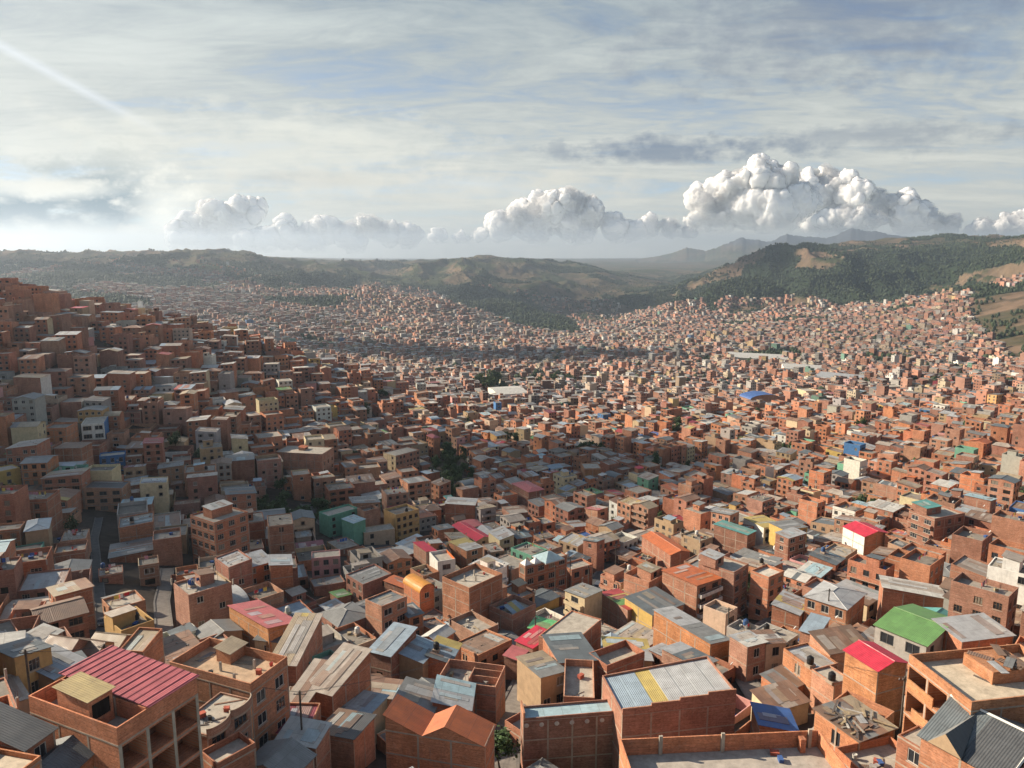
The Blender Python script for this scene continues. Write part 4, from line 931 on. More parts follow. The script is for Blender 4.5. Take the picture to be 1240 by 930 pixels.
M((259,633),(235,622),(299,619),14.5,5,"slab","pale","five-storey corner block","five-storey brick corner block with a small pale-roofed penthouse",wins={0:"wide",3:"full"},par=.4,room=(0,0.5,6.5,4,2.5,RT["pale"],2),ww=1.9,name="apartment_block",cat="apartment block")
M((390,550),(333,547),(396,541),13.5,4,"slab","pale","big blank brick cube","big blank brick cube of four storeys with an orange patch on its roof",wins={0:"few"},par=.3,name="apartment_block",cat="apartment block",room=(1,1,4,3,1.2,RT["orange"],2))
M((151,550),(120,553),(156,545),6.5,2,"slab","silver","blue-painted house","bright blue painted house with a pale flat roof on the shaded slope",plaster="blue",wins={3:"full"},par=.5)
M((126,512),(98,514),(130,504),10.5,3,"slab","blue","white house with glass front","white three-storey house with a glazed front and blue side on the shaded slope",plaster="white",wins={3:"wide"},par=.3,wtl={0:"blue"},ww=3.2)
M((24,566),(-4,572),(30,559),8.0,3,"slab","yellow","yellow house at the left edge","yellow painted house with dark windows at the left edge of the shaded slope",plaster="yellow",wins={3:"few"},par=.3)
M((58,640),(30,644),(64,627),9.0,3,"hip","blue-grey","hipped slate roof over ochre bands","three-storey house with ochre bands and blue-grey hipped roof on the left slope",plaster="tan",wins={3:"full"},rise=.9)
M((398,625),(378,622),(436,616),7.5,3,"slab","grey","mint-green house","mint-green plastered house with dark doorways at the foot of the wooded bank",plaster="green",wins={0:"few"},par=.6)
M((428,634),(418,628),(440,628),8.5,3,"mono","teal-blue","tall green annexe","narrow green house with a pale roof right of the mint-green house",plaster="green",hi=2,rise=.3)
M((478,640),(441,646),(484,632),6.5,2,"slab","tan","beige house with cut corner","beige plastered two-storey house right of the narrow green one",plaster="beige",wins={3:"few"},par=.2)
M((516,670),(504,658),(527,666),11.0,4,"mono","crimson","narrow house with crimson top","narrow four-storey house with a crimson top left of the silver and orange tower",hi=3,rise=.5,wins={0:"full"},name="apartment_block",cat="apartment block")
M((530,680),(523,668),(551,676),11.0,4,"slab","silver","silver and orange tower","narrow white four-storey house with a glazed front and one orange-red side",plaster="white",wins={0:"wide"},par=.7,wtl={1:"orange",3:"white"},name="apartment_block",cat="apartment block")
M((577,655),(551,636),(590,648),7.0,2,"gable","crimson","magenta-red gable","pale house with a long magenta-red gable roof above the ochre-topped house",plaster="beige",axis=1,rise=.9,wins={0:"few"})
M((565,668),(551,655),(580,660),8.0,3,"mono",["pale","yellow"],"house with ochre-yellow canopy","shaded house with a pale roof and ochre-yellow canopy under the magenta gable",hi=3,rise=.3,wins={0:"wide"})
M((640,596),(622,585),(658,592),11.0,4,"hip","pink","salmon hipped roof","tall brick house with a salmon-red hipped roof half in shadow",rise=.9,wins={0:"few"})
M((575,612),(539,611),(578,604),11.0,3,"mono",["pale","silver"],"brick block with peeling pale roof","blank brick block with a peeling pale roof above the magenta gable",hi=2,rise=.4,frame=True)
M((479,552),(460,549),(510,545),11.5,4,"slab","pale","cream-fronted row","four-storey brick row with a cream-painted gable and many small windows",wins={0:"full",3:"few"},par=.3,wtl={3:"cream"},name="apartment_block",cat="apartment block")
M((905,648),(865,636),(912,642),9.0,3,"mono","turquoise","turquoise roof","brick house with a turquoise sheet roof and a diagonal shadow on its wall",hi=2,rise=.4,inset=False)
M((955,652),(943,645),(972,644),11.0,4,"mono","silver","blue-glazed narrow block","four-storey block with a blue glazed front below a pale roof",wins={0:"wide",3:"full"},hi=2,rise=.3,name="apartment_block",cat="apartment block")
M((1047,650),(1033,636),(1069,642),9.0,3,"gable","crimson","crimson-pink gable","big brick house with a crimson-pink gable roof and white front",axis=1,rise=1.2,wtl={3:"white"})
M((1132,628),(1106,616),(1160,618),13.5,5,"slab","teal-blue","five-storey block with balconies","five-storey brick block with rows of balconies and a teal shed on top",wins={3:"wide",0:"few"},balc=(3,),par=.6,room=(-2,2,6,5,2.2,RT["turquoise"],2),name="apartment_block",cat="apartment block")
M((925,640),(905,627),(945,634),8.5,3,"mono","yellow","ochre roof above white walls","white house with an ochre-yellow roof beside a yellow plastered house",plaster="white",wins={0:"full"},hi=3,rise=.3)
M((950,643),(938,633),(975,637),8.5,3,"mono","grey","yellow plastered house","yellow plastered three-storey house in the right-hand town",plaster="yellow",wins={0:"full",3:"few"},hi=3,rise=.3)
M((1145,725),(1070,717),(1168,714),5.0,1,"mono",["pale","rust-streaked","pale"],"long whitish roof","long low building with a whitish rust-flecked roof behind the green roof",hi=2,rise=.7)
M((728,567),(708,568),(735,560),10.5,3,"slab","orange","bright sunlit brick cube","bright sunlit brick cube in front of dark trees in the valley",par=.4,wt=(0.55,0.25,0.12),wins={0:"few"})
# ---- landmarks farther down the valley
M((640,476),(603,478),(636,467),9,1,"gable","pale","white sports hall","long white hall with a pale shallow roof among dark trees in the valley",plaster="white",axis=1,rise=2,name="sports_hall",cat="hall")
M((943,482),(910,484),(939,477),10,2,"barrel","blue","blue barrel-roofed hall","dark brick hall with a blue arched roof in the valley floor",axis=0,rise=4,name="sports_hall",cat="hall")
M((1094,468),(1061,469),(1098,465),9,4,"slab","grey","grey slab office","broad grey office slab with even window rows in the valley floor",plaster="grey",wins={3:"full"},par=.5,name="office_block",cat="office block")
M((1160,465),(1098,468),(1163,461),5,1,"gable","red","long red roofs","long low sheds with red roofs beside the grey office slab",plaster="beige",axis=1,rise=3,name="market_shed",cat="shed")
M((991,473),(977,474),(994,469),9,4,"slab","pale","white valley tower","small cream tower block left of the grey office slab",plaster="cream",wins={3:"few"},par=.5,name="office_block",cat="office block")
M((1005,449),(950,447),(1012,443),7,2,"mono","pale","long white works","long low white building at the foot of the right-hand slopes",plaster="white",hi=2,rise=1,name="factory_hall",cat="hall",wins={3:"few"})
M((955,436),(880,433),(965,430),7,2,"mono","pale","far white sheds","longest row of pale sheds below the right-hand housing slopes",plaster="cream",hi=2,rise=1,name="factory_hall",cat="hall")
M((1042,461),(985,456),(1050,455),6,2,"mono","silver","silver works roof","low works building with a broad silver roof left of the grey office slab",plaster="grey",hi=2,rise=.6,name="factory_hall",cat="hall")
# ------------------------------------------------------------------ the rest of the town, plot by plot
rng = random.Random(11)
def corners(s, e=0.0):
    c, n = math.cos(s["th"]), math.sin(s["th"]); hw, hd = s["w"] / 2 + e, s["d"] / 2 + e
    return [(s["x"] + c * a - n * b, s["y"] + n * a + c * b) for a, b in ((-hw, -hd), (hw, -hd), (hw, hd), (-hw, hd))]
def inside(s, x, y, e):
    c, n = math.cos(-s["th"]), math.sin(-s["th"]); dx, dy = x - s["x"], y - s["y"]
    return abs(c * dx - n * dy) < s["w"] / 2 + e and abs(n * dx + c * dy) < s["d"] / 2 + e
def overlap(a, b):
    if math.hypot(a["x"] - b["x"], a["y"] - b["y"]) > (math.hypot(a["w"], a["d"]) + math.hypot(b["w"], b["d"])) / 2: return False
    def pts(s):
        C = corners(s, -0.25); P = list(C)
        for i in range(4):
            for t in (.25, .5, .75): P.append((C[i][0] + (C[(i + 1) % 4][0] - C[i][0]) * t, C[i][1] + (C[(i + 1) % 4][1] - C[i][1]) * t))
        P.append((s["x"], s["y"])); return P
    return any(inside(b, x, y, 0) for x, y in pts(a)) or any(inside(a, x, y, 0) for x, y in pts(b))
def pbox(s, frac=0.0):
    """image box of the house; frac drops the lowest part of the walls"""
    z0 = s["z"] + s["h"] * frac; z1 = s["z"] + s["h"] + s.get("rise", 0) * .6
    X = []; Y = []
    for (x, y) in corners(s):
        for z in (z0, z1):
            u, v = project(x, y, z); X.append(float(u)); Y.append(float(v))
    return min(X), min(Y), max(X), max(Y)
for s in HOUSES: s["box"] = pbox(s, 0.55)
def shadows_manual(s):
    b = pbox(s)
    for m in HOUSES:
        if not m.get("manual") or m["dist"] <= math.hypot(s["x"], s["y"]) : continue
        q = m["box"]; ox = min(b[2], q[2]) - max(b[0], q[0]); oy = min(b[3], q[3]) - max(b[1], q[1])
        if ox > 0 and oy > 0 and ox * oy > 0.10 * (q[2] - q[0]) * (q[3] - q[1]): return True
    return False
ROOFW = {0: [("grey", 15), ("silver", 9), ("pale", 5), ("rust-streaked", 16), ("rusty", 11), ("tan", 8), ("slate", 7), ("brown", 9), ("blue-grey", 6), ("red", 1.3), ("orange", 1.6), ("teal-blue", 1.6), ("green", .5), ("turquoise", .4), ("crimson", .6), ("pink", .5), ("charcoal", 4), ("maroon", .5), ("yellow", .7), ("blue", .35)]}
RN = [a for a, b in ROOFW[0]]; RW = [b for a, b in ROOFW[0]]
PN = ["cream", "white", "ochre", "grey", "pink", "green", "blue", "yellow", "tan", "beige"]; PW = [6, 5, 3, 9, 1.6, 1.0, .4, .8, 7, 7]
def gen_spec(x, y, th, w, d, r):
    s = dict(x=x, y=y, th=th, w=w, d=d, z=gz(x, y)); dist = math.hypot(x, y)
    n = r.choices([1, 2, 3, 4, 5], [25, 29, 25, 15, 6] if dist > 160 else [34, 38, 20, 8, 0])[0]
    s["n"] = n; s["h"] = n * r.uniform(2.45, 2.75) + .2; s["dist"] = dist
    pl = r.random() < 0.2
    if pl: s["plaster"] = r.choices(PN, PW)[0]; s["wt"] = jit(r, PLA[s["plaster"]], .12)
    else:
        s["wt"] = jit(r, r.choice(BR), .12)
        if r.random() < .12: s["wtl"] = {r.randrange(4): ("plaster", PLA[r.choices(PN, PW)[0]])}
    k = r.random(); s["hi"] = r.randrange(4); s["rt"] = [RT[r.choices(RN, RW)[0]]]; rn = [q for q in RT if RT[q] == s["rt"][0]][0]; s["rn"] = rn
    if k < .36:
        s["roof"] = "mono"; s["rise"] = r.uniform(.3, 1.1); s["inset"] = r.random() < .4
    elif k < .50: s["roof"] = "gable"; s["axis"] = r.randrange(2); s["rise"] = r.uniform(.6, 1.3)
    elif k < .54: s["roof"] = "hip"; s["rise"] = r.uniform(.8, 1.3)
    elif k < .548: s["roof"] = "barrel"; s["axis"] = r.randrange(2); s["rise"] = r.uniform(1, 1.8)
    else:
        s["roof"] = "slab"; s["par"] = r.choice([.2, .5, .9, 1.1, 1.3]); c = r.uniform(.18, .38); s["slabt"] = (c, c * .9, c * .76)
        if r.random() < .35: s["room"] = (r.uniform(-1, 1), r.uniform(-1, 1), r.uniform(2.6, 4), r.uniform(2.6, 3.6), 2.2, s["rt"][0], r.randrange(4))
        if r.random() < .3: s["stubs"] = [(w / 2 - .3, -d / 2 + .3), (-w / 2 + .3, d / 2 - .3), (w / 2 - .3, d / 2 - .3), (-w / 2 + .3, -d / 2 + .3), (0, -d / 2 + .3)][:r.randint(2, 5)]
        if r.random() < .28 and w > 5: s["line"] = True
    if s["roof"] in ("mono", "gable") and r.random() < .4:
        o = RT[r.choices(RN[:10] + ["yellow"], RW[:10] + [6])[0]]; s["rt"] = r.choice([[s["rt"][0], s["rt"][0], o], [o, s["rt"][0], s["rt"][0], s["rt"][0]], [s["rt"][0], o], [s["rt"][0], s["rt"][0], o, s["rt"][0], s["rt"][0]]])
    s["frame"] = (not pl) and r.random() < .5; s["bare"] = (not pl) and r.random() < .5
    wi = {}
    f = r.choice([0, 0, 3]); wi[f] = r.choice(["full", "full", "wide", "few"])
    if r.random() < .5: wi[3 - f] = r.choice(["few", "few", "full"])
    if r.random() < .2: wi[1] = "few"
    s["wins"] = wi
    if n >= 3 and r.random() < .18: s["balc"] = (f,)
    if r.random() < .13 and s["roof"] in ("slab", "mono"): s["tank"] = [(r.uniform(-w / 4, w / 4), r.uniform(-d / 4, d / 4), r.choice(["black", "black", "blue", "white"]))]
    s["clutter"] = r.randint(0, 9)
    if r.random() < .3: s["dish"] = (r.choice([-1, 1]), r.choice([-1, 1]))
    if r.random() < .13:                 # an open yard inside walls
        s.update(yard=True, n=1, h=.25, roof="slab", par=r.uniform(1.5, 2.6), wins={}, frame=False, slabt=(.14, .12, .10), clutter=r.randint(3, 12), name="walled_yard", cat="yard")
        for k in ("stubs", "balc", "tank", "line", "room"): s.pop(k, 0)
        if r.random() < .7: s["room"] = (w * .2, d * .2, w * .42, d * .42, 2.5, s["rt"][0], r.randrange(4))
    else:
        k1, k2 = r.uniform(.80, 1.0), r.uniform(.80, 1.0); s["x"] += math.cos(th) * w * (1 - k1) * r.uniform(-.45, .45); s["y"] += math.sin(th) * w * (1 - k1) * r.uniform(-.45, .45); s["w"] *= k1; s["d"] *= k2; s["th"] += r.gauss(0, .035)
    return s
# districts, each with streets of its own direction
def theta_at(x, y):
    t = 28 + (vnoise(x / 170.0 + 9, y / 170.0, 44) - .5) * 34
    left = sstep(np.array(-x / np.maximum(y, 1)), .25, .5) * sstep(np.array(np.hypot(x, y)), 150, 220)
    return R(float(t * (1 - left) + left * (8 + (vnoise(x / 120.0, y / 120.0, 45) - .5) * 22)))
def plots(x0, x1, y0, y1, cell, lw, ld, seed):
    """plots of one region: rows of touching plots two deep, lanes between"""
    r = random.Random(seed); nx = int((x1 - x0) / cell) + 1; ny = int((y1 - y0) / cell) + 1
    S = np.array([(x0 + (i + r.random()) * cell, y0 + (j + r.random()) * cell) for i in range(nx) for j in range(ny)])
    out = []
    for k, (sx, sy) in enumerate(S):
        near = S[(np.abs(S[:, 0] - sx) < cell * 2.5) & (np.abs(S[:, 1] - sy) < cell * 2.5)]
        th = theta_at(sx, sy); c, n = math.cos(th), math.sin(th); v = -cell * 1.3; row = 0
        while v < cell * 1.3:
            dd = ld * r.uniform(.88, 1.15); u = -cell * 1.3 + r.uniform(0, 5); cnt = 0
            while u < cell * 1.3:
                ww = lw * r.uniform(.75, 1.3); uu, vv = u + ww / 2, v + dd / 2
                X, Y = sx + c * uu - n * vv, sy + n * uu + c * vv
                q = (near[:, 0] - X) ** 2 + (near[:, 1] - Y) ** 2
                if q.min() >= (sx - X) ** 2 + (sy - Y) ** 2 - 1e-6: out.append((X, Y, th, ww - .15, dd - .15))
                u += ww; cnt += 1
                if cnt % 8 == 0: u += 3.2
            v += dd; row += 1
            if row % 2 == 0: v += 3.4
    return out
NEAR = 720.0
# streets and lanes: centre lines on the ground
STREETS = [("street", 2.4, [(128,800),(123,745),(118,695),(114,655),(120,628)]), ("alley", 4.5, [(608,960),(612,900),(620,858),(637,822)]), ("street", 5.0, [(868,800),(905,776),(948,748),(975,735)]),
 ("lane", 4.0, [(925,858),(905,828),(893,812)]), ("lane", 3.5, [(200,775),(196,730),(203,690)]), ("street", 6.0, [(372,612),(420,660),(500,668),(545,640)]), ("street", 6.0, [(560,760),(620,770),(700,735),(735,690)]), ("street", 7.0, [(640,560),(760,575),(870,560),(1000,585)])]
for i_, (nm_, wd_, pth_) in enumerate(STREETS):
    C_ = [hit(px, py, 0) for px, py in pth_]; L_ = []
    for a_, b_ in zip(C_, C_[1:]):
        n_ = max(2, int(math.hypot(b_[0] - a_[0], b_[1] - a_[1]) / 2.5))
        for k_ in range(n_): L_.append((a_[0] + (b_[0] - a_[0]) * k_ / n_, a_[1] + (b_[1] - a_[1]) * k_ / n_))
    L_.append(C_[-1][:2]); STREETS[i_] = (nm_, wd_, L_)
ROADP = np.array([p for n, w, L in STREETS for p in L]); ROADW = np.array([w for n, w, L in STREETS for p in L])
def near_road(x, y, r): return bool((np.hypot(ROADP[:, 0] - x, ROADP[:, 1] - y) < ROADW / 2 + r).any())
cand = []
LEFT = lambda X, Y: X < -0.10 * Y - 5 and math.hypot(X, Y) > 215
for (X, Y, th, w, d) in [q for q in plots(-590, 620, 48, 780, 100, 7.6, 8.8, 5) if not LEFT(q[0], q[1])] + [q for q in plots(-590, 60, 120, 780, 90, 9.8, 10.2, 6) if LEFT(q[0], q[1])]:
    dist = math.hypot(X, Y); px, py = project(X, Y, float(ground(X, Y)) + 4)
    if dist > NEAR or px < -160 or px > 1420 or py > 1080 or Y < 40: continue
    cand.append((dist, X, Y, th, w, d))
cand.sort()
lu = landuse(np.array([c[1] for c in cand]), np.array([c[2] for c in cand]))
green_pl = []
for i, (dist, X, Y, th, w, d) in enumerate(cand):
    if rng.random() < .02 or lu[0][i] or any(((lu[2][i] - a) / c) ** 2 + ((lu[3][i] - b) / e) ** 2 < 1 for a, b, c, e in ((352, 632, 34, 20), (330, 610, 20, 14), (545, 578, 22, 30), (110, 600, 16, 10))):
        green_pl.append((X, Y)); continue
    s = gen_spec(X, Y, th, w, d, rng)
    if near_road(X, Y, 0.3): continue
    if near_road(X, Y, min(w, d) / 2): 
        s["w"] *= .72; s["d"] *= .72; s.pop("room", 0); s.pop("stubs", 0)
        if near_road(s["x"], s["y"], min(s["w"], s["d"]) / 2 - .9): continue
    # buildings put up by hand keep their plots
    ms = [m for m in HOUSES if m.get("manual") and abs(m["x"] - X) < 40 and abs(m["y"] - Y) < 60]
    hitm = [m for m in ms if overlap(s, m)]
    if hitm:
        ok = False
        for sh in (.7, .5):
            for dx in (-.25, 0, .25):
                for dy in (-.25, 0, .25):
                    c, n = math.cos(th), math.sin(th)
                    q = dict(s); q["w"], q["d"] = w * sh, d * sh; q["x"] = X + c * dx * w - n * dy * d; q["y"] = Y + n * dx * w + c * dy * d
                    if min(q["w"], q["d"]) > 3.6 and not any(overlap(q, m) for m in hitm): ok = True; break
                if ok: break
            if ok: break
        if not ok: continue
        s = q; s.pop("room", 0); s.pop("stubs", 0); s.pop("line", 0)
    if shadows_manual(s):
        s["n"] = 1; s["h"] = 2.9; s.pop("balc", 0); s.pop("room", 0)
        if shadows_manual(s) :
            s["h"] = 2.3
            s["roof"] = "mono"; s["inset"] = False; s["rise"] = .3; s.pop("stubs", 0); s.pop("line", 0); s.pop("tank", 0)
            b = pbox(s)
            if dist < 260 and rng.random() < .55: continue
    HOUSES.append(s)
# which ones get to be objects of their own: those that show largest in the picture
def shown(s):
    b = pbox(s); x0, y0, x1, y1 = max(b[0], 0), max(b[1], 0), min(b[2], 1240), min(b[3], 930)
    return max(0, x1 - x0) * max(0, y1 - y0)
for s in HOUSES: s["area"] = shown(s)
man = [s for s in HOUSES if s.get("manual")]; gen = sorted((s for s in HOUSES if not s.get("manual")), key=lambda s: -s["area"])
NIND = 300
ind = man + gen[:max(0, NIND - len(man))]
rest = gen[max(0, NIND - len(man)):]
print("houses: by hand", len(man), "near", len(gen), "individual", len(ind), "nearest merged", min(s["dist"] for s in rest), "farthest individual", max(s["dist"] for s in ind if not s.get("manual")))

# ------------------------------------------------------------------ labels: each one singles its house out
NUMW = {1: "one-storey", 2: "two-storey", 3: "three-storey", 4: "four-storey", 5: "five-storey"}
ORD = ["", "second", "third", "fourth", "fifth"]
ROOFWD = {"mono": "sheet roof", "gable": "ridged roof", "hip": "hipped roof", "barrel": "arched roof"}
def descr(s):
    wall = (s["plaster"] + " plastered") if s.get("plaster") else "brick"
    if s.get("yard"): return wall, "open walled yard" + (" and shed" if s.get("room") else "")
    if s["roof"] == "slab":
        t = "walled terrace" if s.get("par", 0) > .6 else "flat roof"
        if s.get("room"): t += " and rooftop room"
    else: t = s["rn"] + " " + ROOFWD[s["roof"]]
    return wall, t
cen = {id(s): ((lambda b: ((b[0] + b[2]) / 2, (b[1] + b[3]) / 2))(pbox(s))) for s in ind}
used_labels = set(s["label"] for s in man)
taken = {}
gi = [s for s in ind if not s.get("manual")]
for s in gi:
    cx, cy = cen[id(s)]; wall, t = descr(s); best = None
    c2 = []
    for m in man:
        mx, my = cen[id(m)]; dx, dy = cx - mx, cy - my
        if abs(dx) >= abs(dy): rel = "right of" if dx > 0 else "left of"
        else: rel = "in front of" if dy > 0 else "behind"
        c2.append((math.hypot(dx, dy * 1.3), rel, m))
    c2.sort(key=lambda q: q[0]); s["_c"] = c2[:14]
# closest pairs first, so ordinals follow the distance from the landmark
pairs = sorted(((dq, i, rel, id(m), m) for i, s in enumerate(gi) for dq, rel, m in s["_c"]), key=lambda q: q[0])
for dq, i, rel, mid, m in pairs:
    s = gi[i]
    if s.get("label"): continue
    wall, t = descr(s); key = (rel, mid, wall, t); k = taken.get(key, 0)
    taken[key] = k + 1
    if k > 2: continue
    o = ORD[k]
    lab = f"{o + ' ' if o else ''}{wall} {'house'} with {t} {rel} the {m['short']}".replace("  ", " ")
    full = f"{o + ' ' if o else ''}{NUMW[s['n']]} {wall} house with {t} {rel} the {m['short']}"
    if len(full.split()) <= 16: lab = full
    if len(lab.split()) > 16 or lab in used_labels: continue
    used_labels.add(lab); s["label"] = lab
miss = [s for s in gi if not s.get("label")]
print("labels missing", len(miss))
for s in miss:
    wall, t = descr(s); dq, rel, m = s["_c"][0]; s["label"] = f"{wall} house with {t} {rel} the {m['short']}"
# ------------------------------------------------------------------ put them up
hr = random.Random(3)
for s in ind:
    nm = s.get("name") or ("apartment_block" if s["n"] >= 4 else ("plastered_house" if s.get("plaster") else "brick_house"))
    root = bpy.data.objects.new(nm, None); COL.objects.link(root); root.empty_display_size = .5
    root.location = (s["x"], s["y"], s["z"]); root.rotation_euler = (0, 0, s["th"])
    tag(root, s["label"], s.get("cat") or ("apartment block" if s["n"] >= 4 else "house"), "houses packed on the hillside")
    for p in make_house(s, hr): emit_obj(p, root)
MG = G()
for s in rest:
    q = dict(s)
    if s["dist"] > 330: q.pop("line", 0); q.pop("dish", 0); q["clutter"] = 0; q["frame"] = s.get("frame") and s["dist"] < 420
    if s["dist"] > 420: q.pop("room", 0) if hr.random() < .5 else 0; q.pop("balc", 0); q.pop("tank", 0); q.pop("stubs", 0)
    if s["dist"] > 300: q["wins"] = {k: v for k, v in s["wins"].items() if k in (0, 3)}
    for p in make_house(q, hr): emit_flat(MG, p, (s["x"], s["y"], s["z"]), s["th"], (1, 1, 1))
# ------------------------------------------------------------------ the far town: the same kind of houses, thousands of them
def far_town():
    r = np.random.default_rng(4); rr = random.Random(8)
    L = []
    for (lo, hi, cell, lw, ld, x0, x1, y0, y1) in ((NEAR, 1500, 130, 9.8, 10.6, -1100, 1250, 500, 1520), (1500, 4100, 260, 12.8, 13.2, -2600, 3100, 1150, 3900)):
        P = np.array(plots(x0, x1, y0, y1, cell, lw, ld, 77))
        d = np.hypot(P[:, 0], P[:, 1]); a = np.arctan2(P[:, 0], P[:, 1])
        P = P[(d > lo) & (d < hi) & (a > R(-39)) & (a < R(40))]; L.append(P)
    P = np.concatenate(L); x, y, th, w, d = P.T
    z = ground(x, y); f, b, px, py, dist = landuse(x, y, z)
    # slope limits and thinning on the far hills
    zx = ground(x + 12, y) - z; zy = ground(x, y + 12) - z; sl = np.hypot(zx, zy) / 12
    patch = fbm(x / 330.0, y / 330.0, 55, 3) + .16 * (np.arctan2(x, y) < R(-8)) * (dist < 3900)
    thin = np.where(dist > 2500, np.where(patch > (0.43 + 0.20 * sstep(dist, 2600, 3600)), .9, 0.10), .965)
    ax = np.arctan2(x, y)
    thin = np.where((ax > R(8)) & (dist < 3350), .95, thin)
    thin = np.where((ax > R(8)) & (dist >= 3500), 0.0, thin); keep = (~f) & (~b) & (sl < 0.75) & (r.random(len(x)) < thin)
    for m in man:
        if m["dist"] > 600: keep &= ~((np.abs(x - m["x"]) < m["w"] / 2 + 7) & (np.abs(y - m["y"]) < m["d"] / 2 + 9))
    x, y, th, w, d, z, dist, ax = (q[keep] for q in (x, y, th, w, d, z, dist, ax)); n = len(x)
    th = th + r.normal(0, .05, n)
    st = r.choice([1, 2, 3, 4, 5, 6], n, p=[.16, .33, .29, .14, .06, .02]).astype(float)
    # taller blocks in the middle of the valley
    tower = ((r.random(n) < .03) & (dist > 900) & (dist < 2300) & (fbm(x / 300, y / 300, 66, 2) > .5)) | ((r.random(n) < .07) & (dist > 1000) & (dist < 1900) & (ax > R(12)) & (ax < R(27)))
    st = np.where(tower, r.integers(4, 8, n), st); h = st * 2.8 * r.uniform(.92, 1.1, n)
    w = w * r.uniform(.66, .98, n); d = d * r.uniform(.66, .98, n)
    c, s = np.cos(th), np.sin(th); hw, hd = w / 2, d / 2
    rise = r.uniform(0, 1.0, n) * (r.random(n) < .6); hi = r.integers(0, 4, n)
    V = np.zeros((n, 8, 3), np.float32)
    for k, (a, e) in enumerate(((-1, -1), (1, -1), (1, 1), (-1, 1))):
        X = x + c * hw * a - s * hd * e; Y = y + s * hw * a + c * hd * e
        up = rise * (((hi == 0) & (e < 0)) | ((hi == 1) & (a > 0)) | ((hi == 2) & (e > 0)) | ((hi == 3) & (a < 0)))
        V[:, k] = np.c_[X, Y, z - 9]; V[:, k + 4] = np.c_[X, Y, z + h + up]
    base = (np.arange(n) * 8)[:, None, None]
    Fc = np.array([[0, 1, 5, 4], [1, 2, 6, 5], [2, 3, 7, 6], [3, 0, 4, 7], [4, 5, 6, 7]])
    idx = (base + Fc[None]).reshape(-1)
    brc = np.array(BR); plc = np.array([PLA[k] for k in PN]); plw = np.array(PW) / sum(PW)
    pl = r.random(n) < np.where(dist > 1200, .34, .22); pl |= tower & (r.random(n) < .6)
    wt = brc[r.integers(0, len(brc), n)] * r.uniform(.85, 1.2, (n, 1)); wt[pl] = plc[r.choice(len(plc), pl.sum(), p=plw)] * r.uniform(.85, 1.1, (pl.sum(), 1))
    gm = wt.mean(1, keepdims=True); wt = (wt * .72 + gm * np.array((1.05, 1.0, .95)) * .28) * r.uniform(.5, 1.12, (n, 1))
    rt = np.array([RT[k][:3] for k in RN])[r.choice(len(RN), n, p=np.array(RW) / sum(RW))] * r.uniform(.9, 1.15, (n, 1))
    rt = (rt * .6 + rt.mean(1, keepdims=True) * .42) * r.uniform(.55, 1.15, (n, 1)); fl = r.random(n) < .42; g = r.uniform(.13, .40, n); rt[fl] = (np.c_[g, g * .9, g * .78])[fl]
    T = np.zeros((n, 5, 4), np.float32); dens = r.choice([0, .3, .8, .95], (n, 4), p=[.25, .25, .3, .2])
    T[:, :4, :3] = wt[:, None]; T[:, :4, 3] = dens; T[:, 4, :3] = rt; T[:, 4, 3] = .2
    mt = np.tile(np.array([MID["farwall"]] * 4 + [MID["sheet"]]), n)
    uv = np.zeros((n, 5, 4, 2), np.float32); o = r.integers(0, 50, n) * 2.6
    for k in range(4):
        Lk = w if k % 2 == 0 else d; q = np.round(Lk / 2.6) * 2.6
        uv[:, k, 0] = np.c_[o, -9 + 0 * o]; uv[:, k, 1] = np.c_[o + q, -9 + 0 * o]; uv[:, k, 2] = np.c_[o + q, st * 2.7]; uv[:, k, 3] = np.c_[o, st * 2.7]
    uv[:, :4, :2, 1] = (-9 * 2.7 * st / h)[:, None, None]
    uv[:, 4, 1, 0] = w; uv[:, 4, 2] = np.c_[w, d]; uv[:, 4, 3, 1] = d
    # low rim walls on the flat ones within sight
    me = bpy.data.meshes.new("distant_houses")
    fill(me, V.reshape(-1, 3), idx, np.full(n * 5, 4, np.int32), mt, T.reshape(-1, 4), uv.reshape(-1, 2))
    ob = link("distant_houses", me); tag(ob, "thousands of distant brick and plaster houses covering the valley floor and slopes", "town", kind="stuff")
    # rooftop rooms and stair heads, same vectors
    m = (r.random(n) < .5) & (dist < 2200); k = int(m.sum()); X = x[m] + r.uniform(-2, 2, k); Y = y[m] + r.uniform(-2, 2, k); Z = (z + h + rise * .5)[m]; C, S = c[m], s[m]
    W = r.uniform(1.2, 2.4, k); D = r.uniform(1.2, 2.4, k); H = r.uniform(1.0, 2.6, k)
    V2 = np.zeros((k, 8, 3), np.float32)
    for j, (a, e) in enumerate(((-1, -1), (1, -1), (1, 1), (-1, 1))):
        xx = X + C * W * a - S * D * e; yy = Y + S * W * a + C * D * e; V2[:, j] = np.c_[xx, yy, Z - 1.2]; V2[:, j + 4] = np.c_[xx, yy, Z + H]
    idx2 = ((np.arange(k) * 8)[:, None, None] + Fc[None]).reshape(-1); T2 = np.zeros((k, 5, 4), np.float32)
    T2[:, :4, :3] = wt[m][:, None] * 1.05; T2[:, 4, :3] = rt[r.permutation(n)][:k]; T2[:, :, 3] = .2
    me2 = bpy.data.meshes.new("distant_rooms"); fill(me2, V2.reshape(-1, 3), idx2, np.full(k * 5, 4, np.int32), np.tile(np.array([MID["farwall"]] * 4 + [MID["sheet"]]), k), T2.reshape(-1, 4), np.zeros((k * 20, 2), np.float32))
    tag(link("distant_roof_rooms", me2), "small rooms and stair heads on top of the distant houses", "town", kind="stuff")
    print("far houses", n)
me = MG.mesh("crowded_houses"); tag(link("crowded_houses", me), "closely packed brick houses filling the slopes beyond the nearest ones", "town", kind="stuff")
far_town()
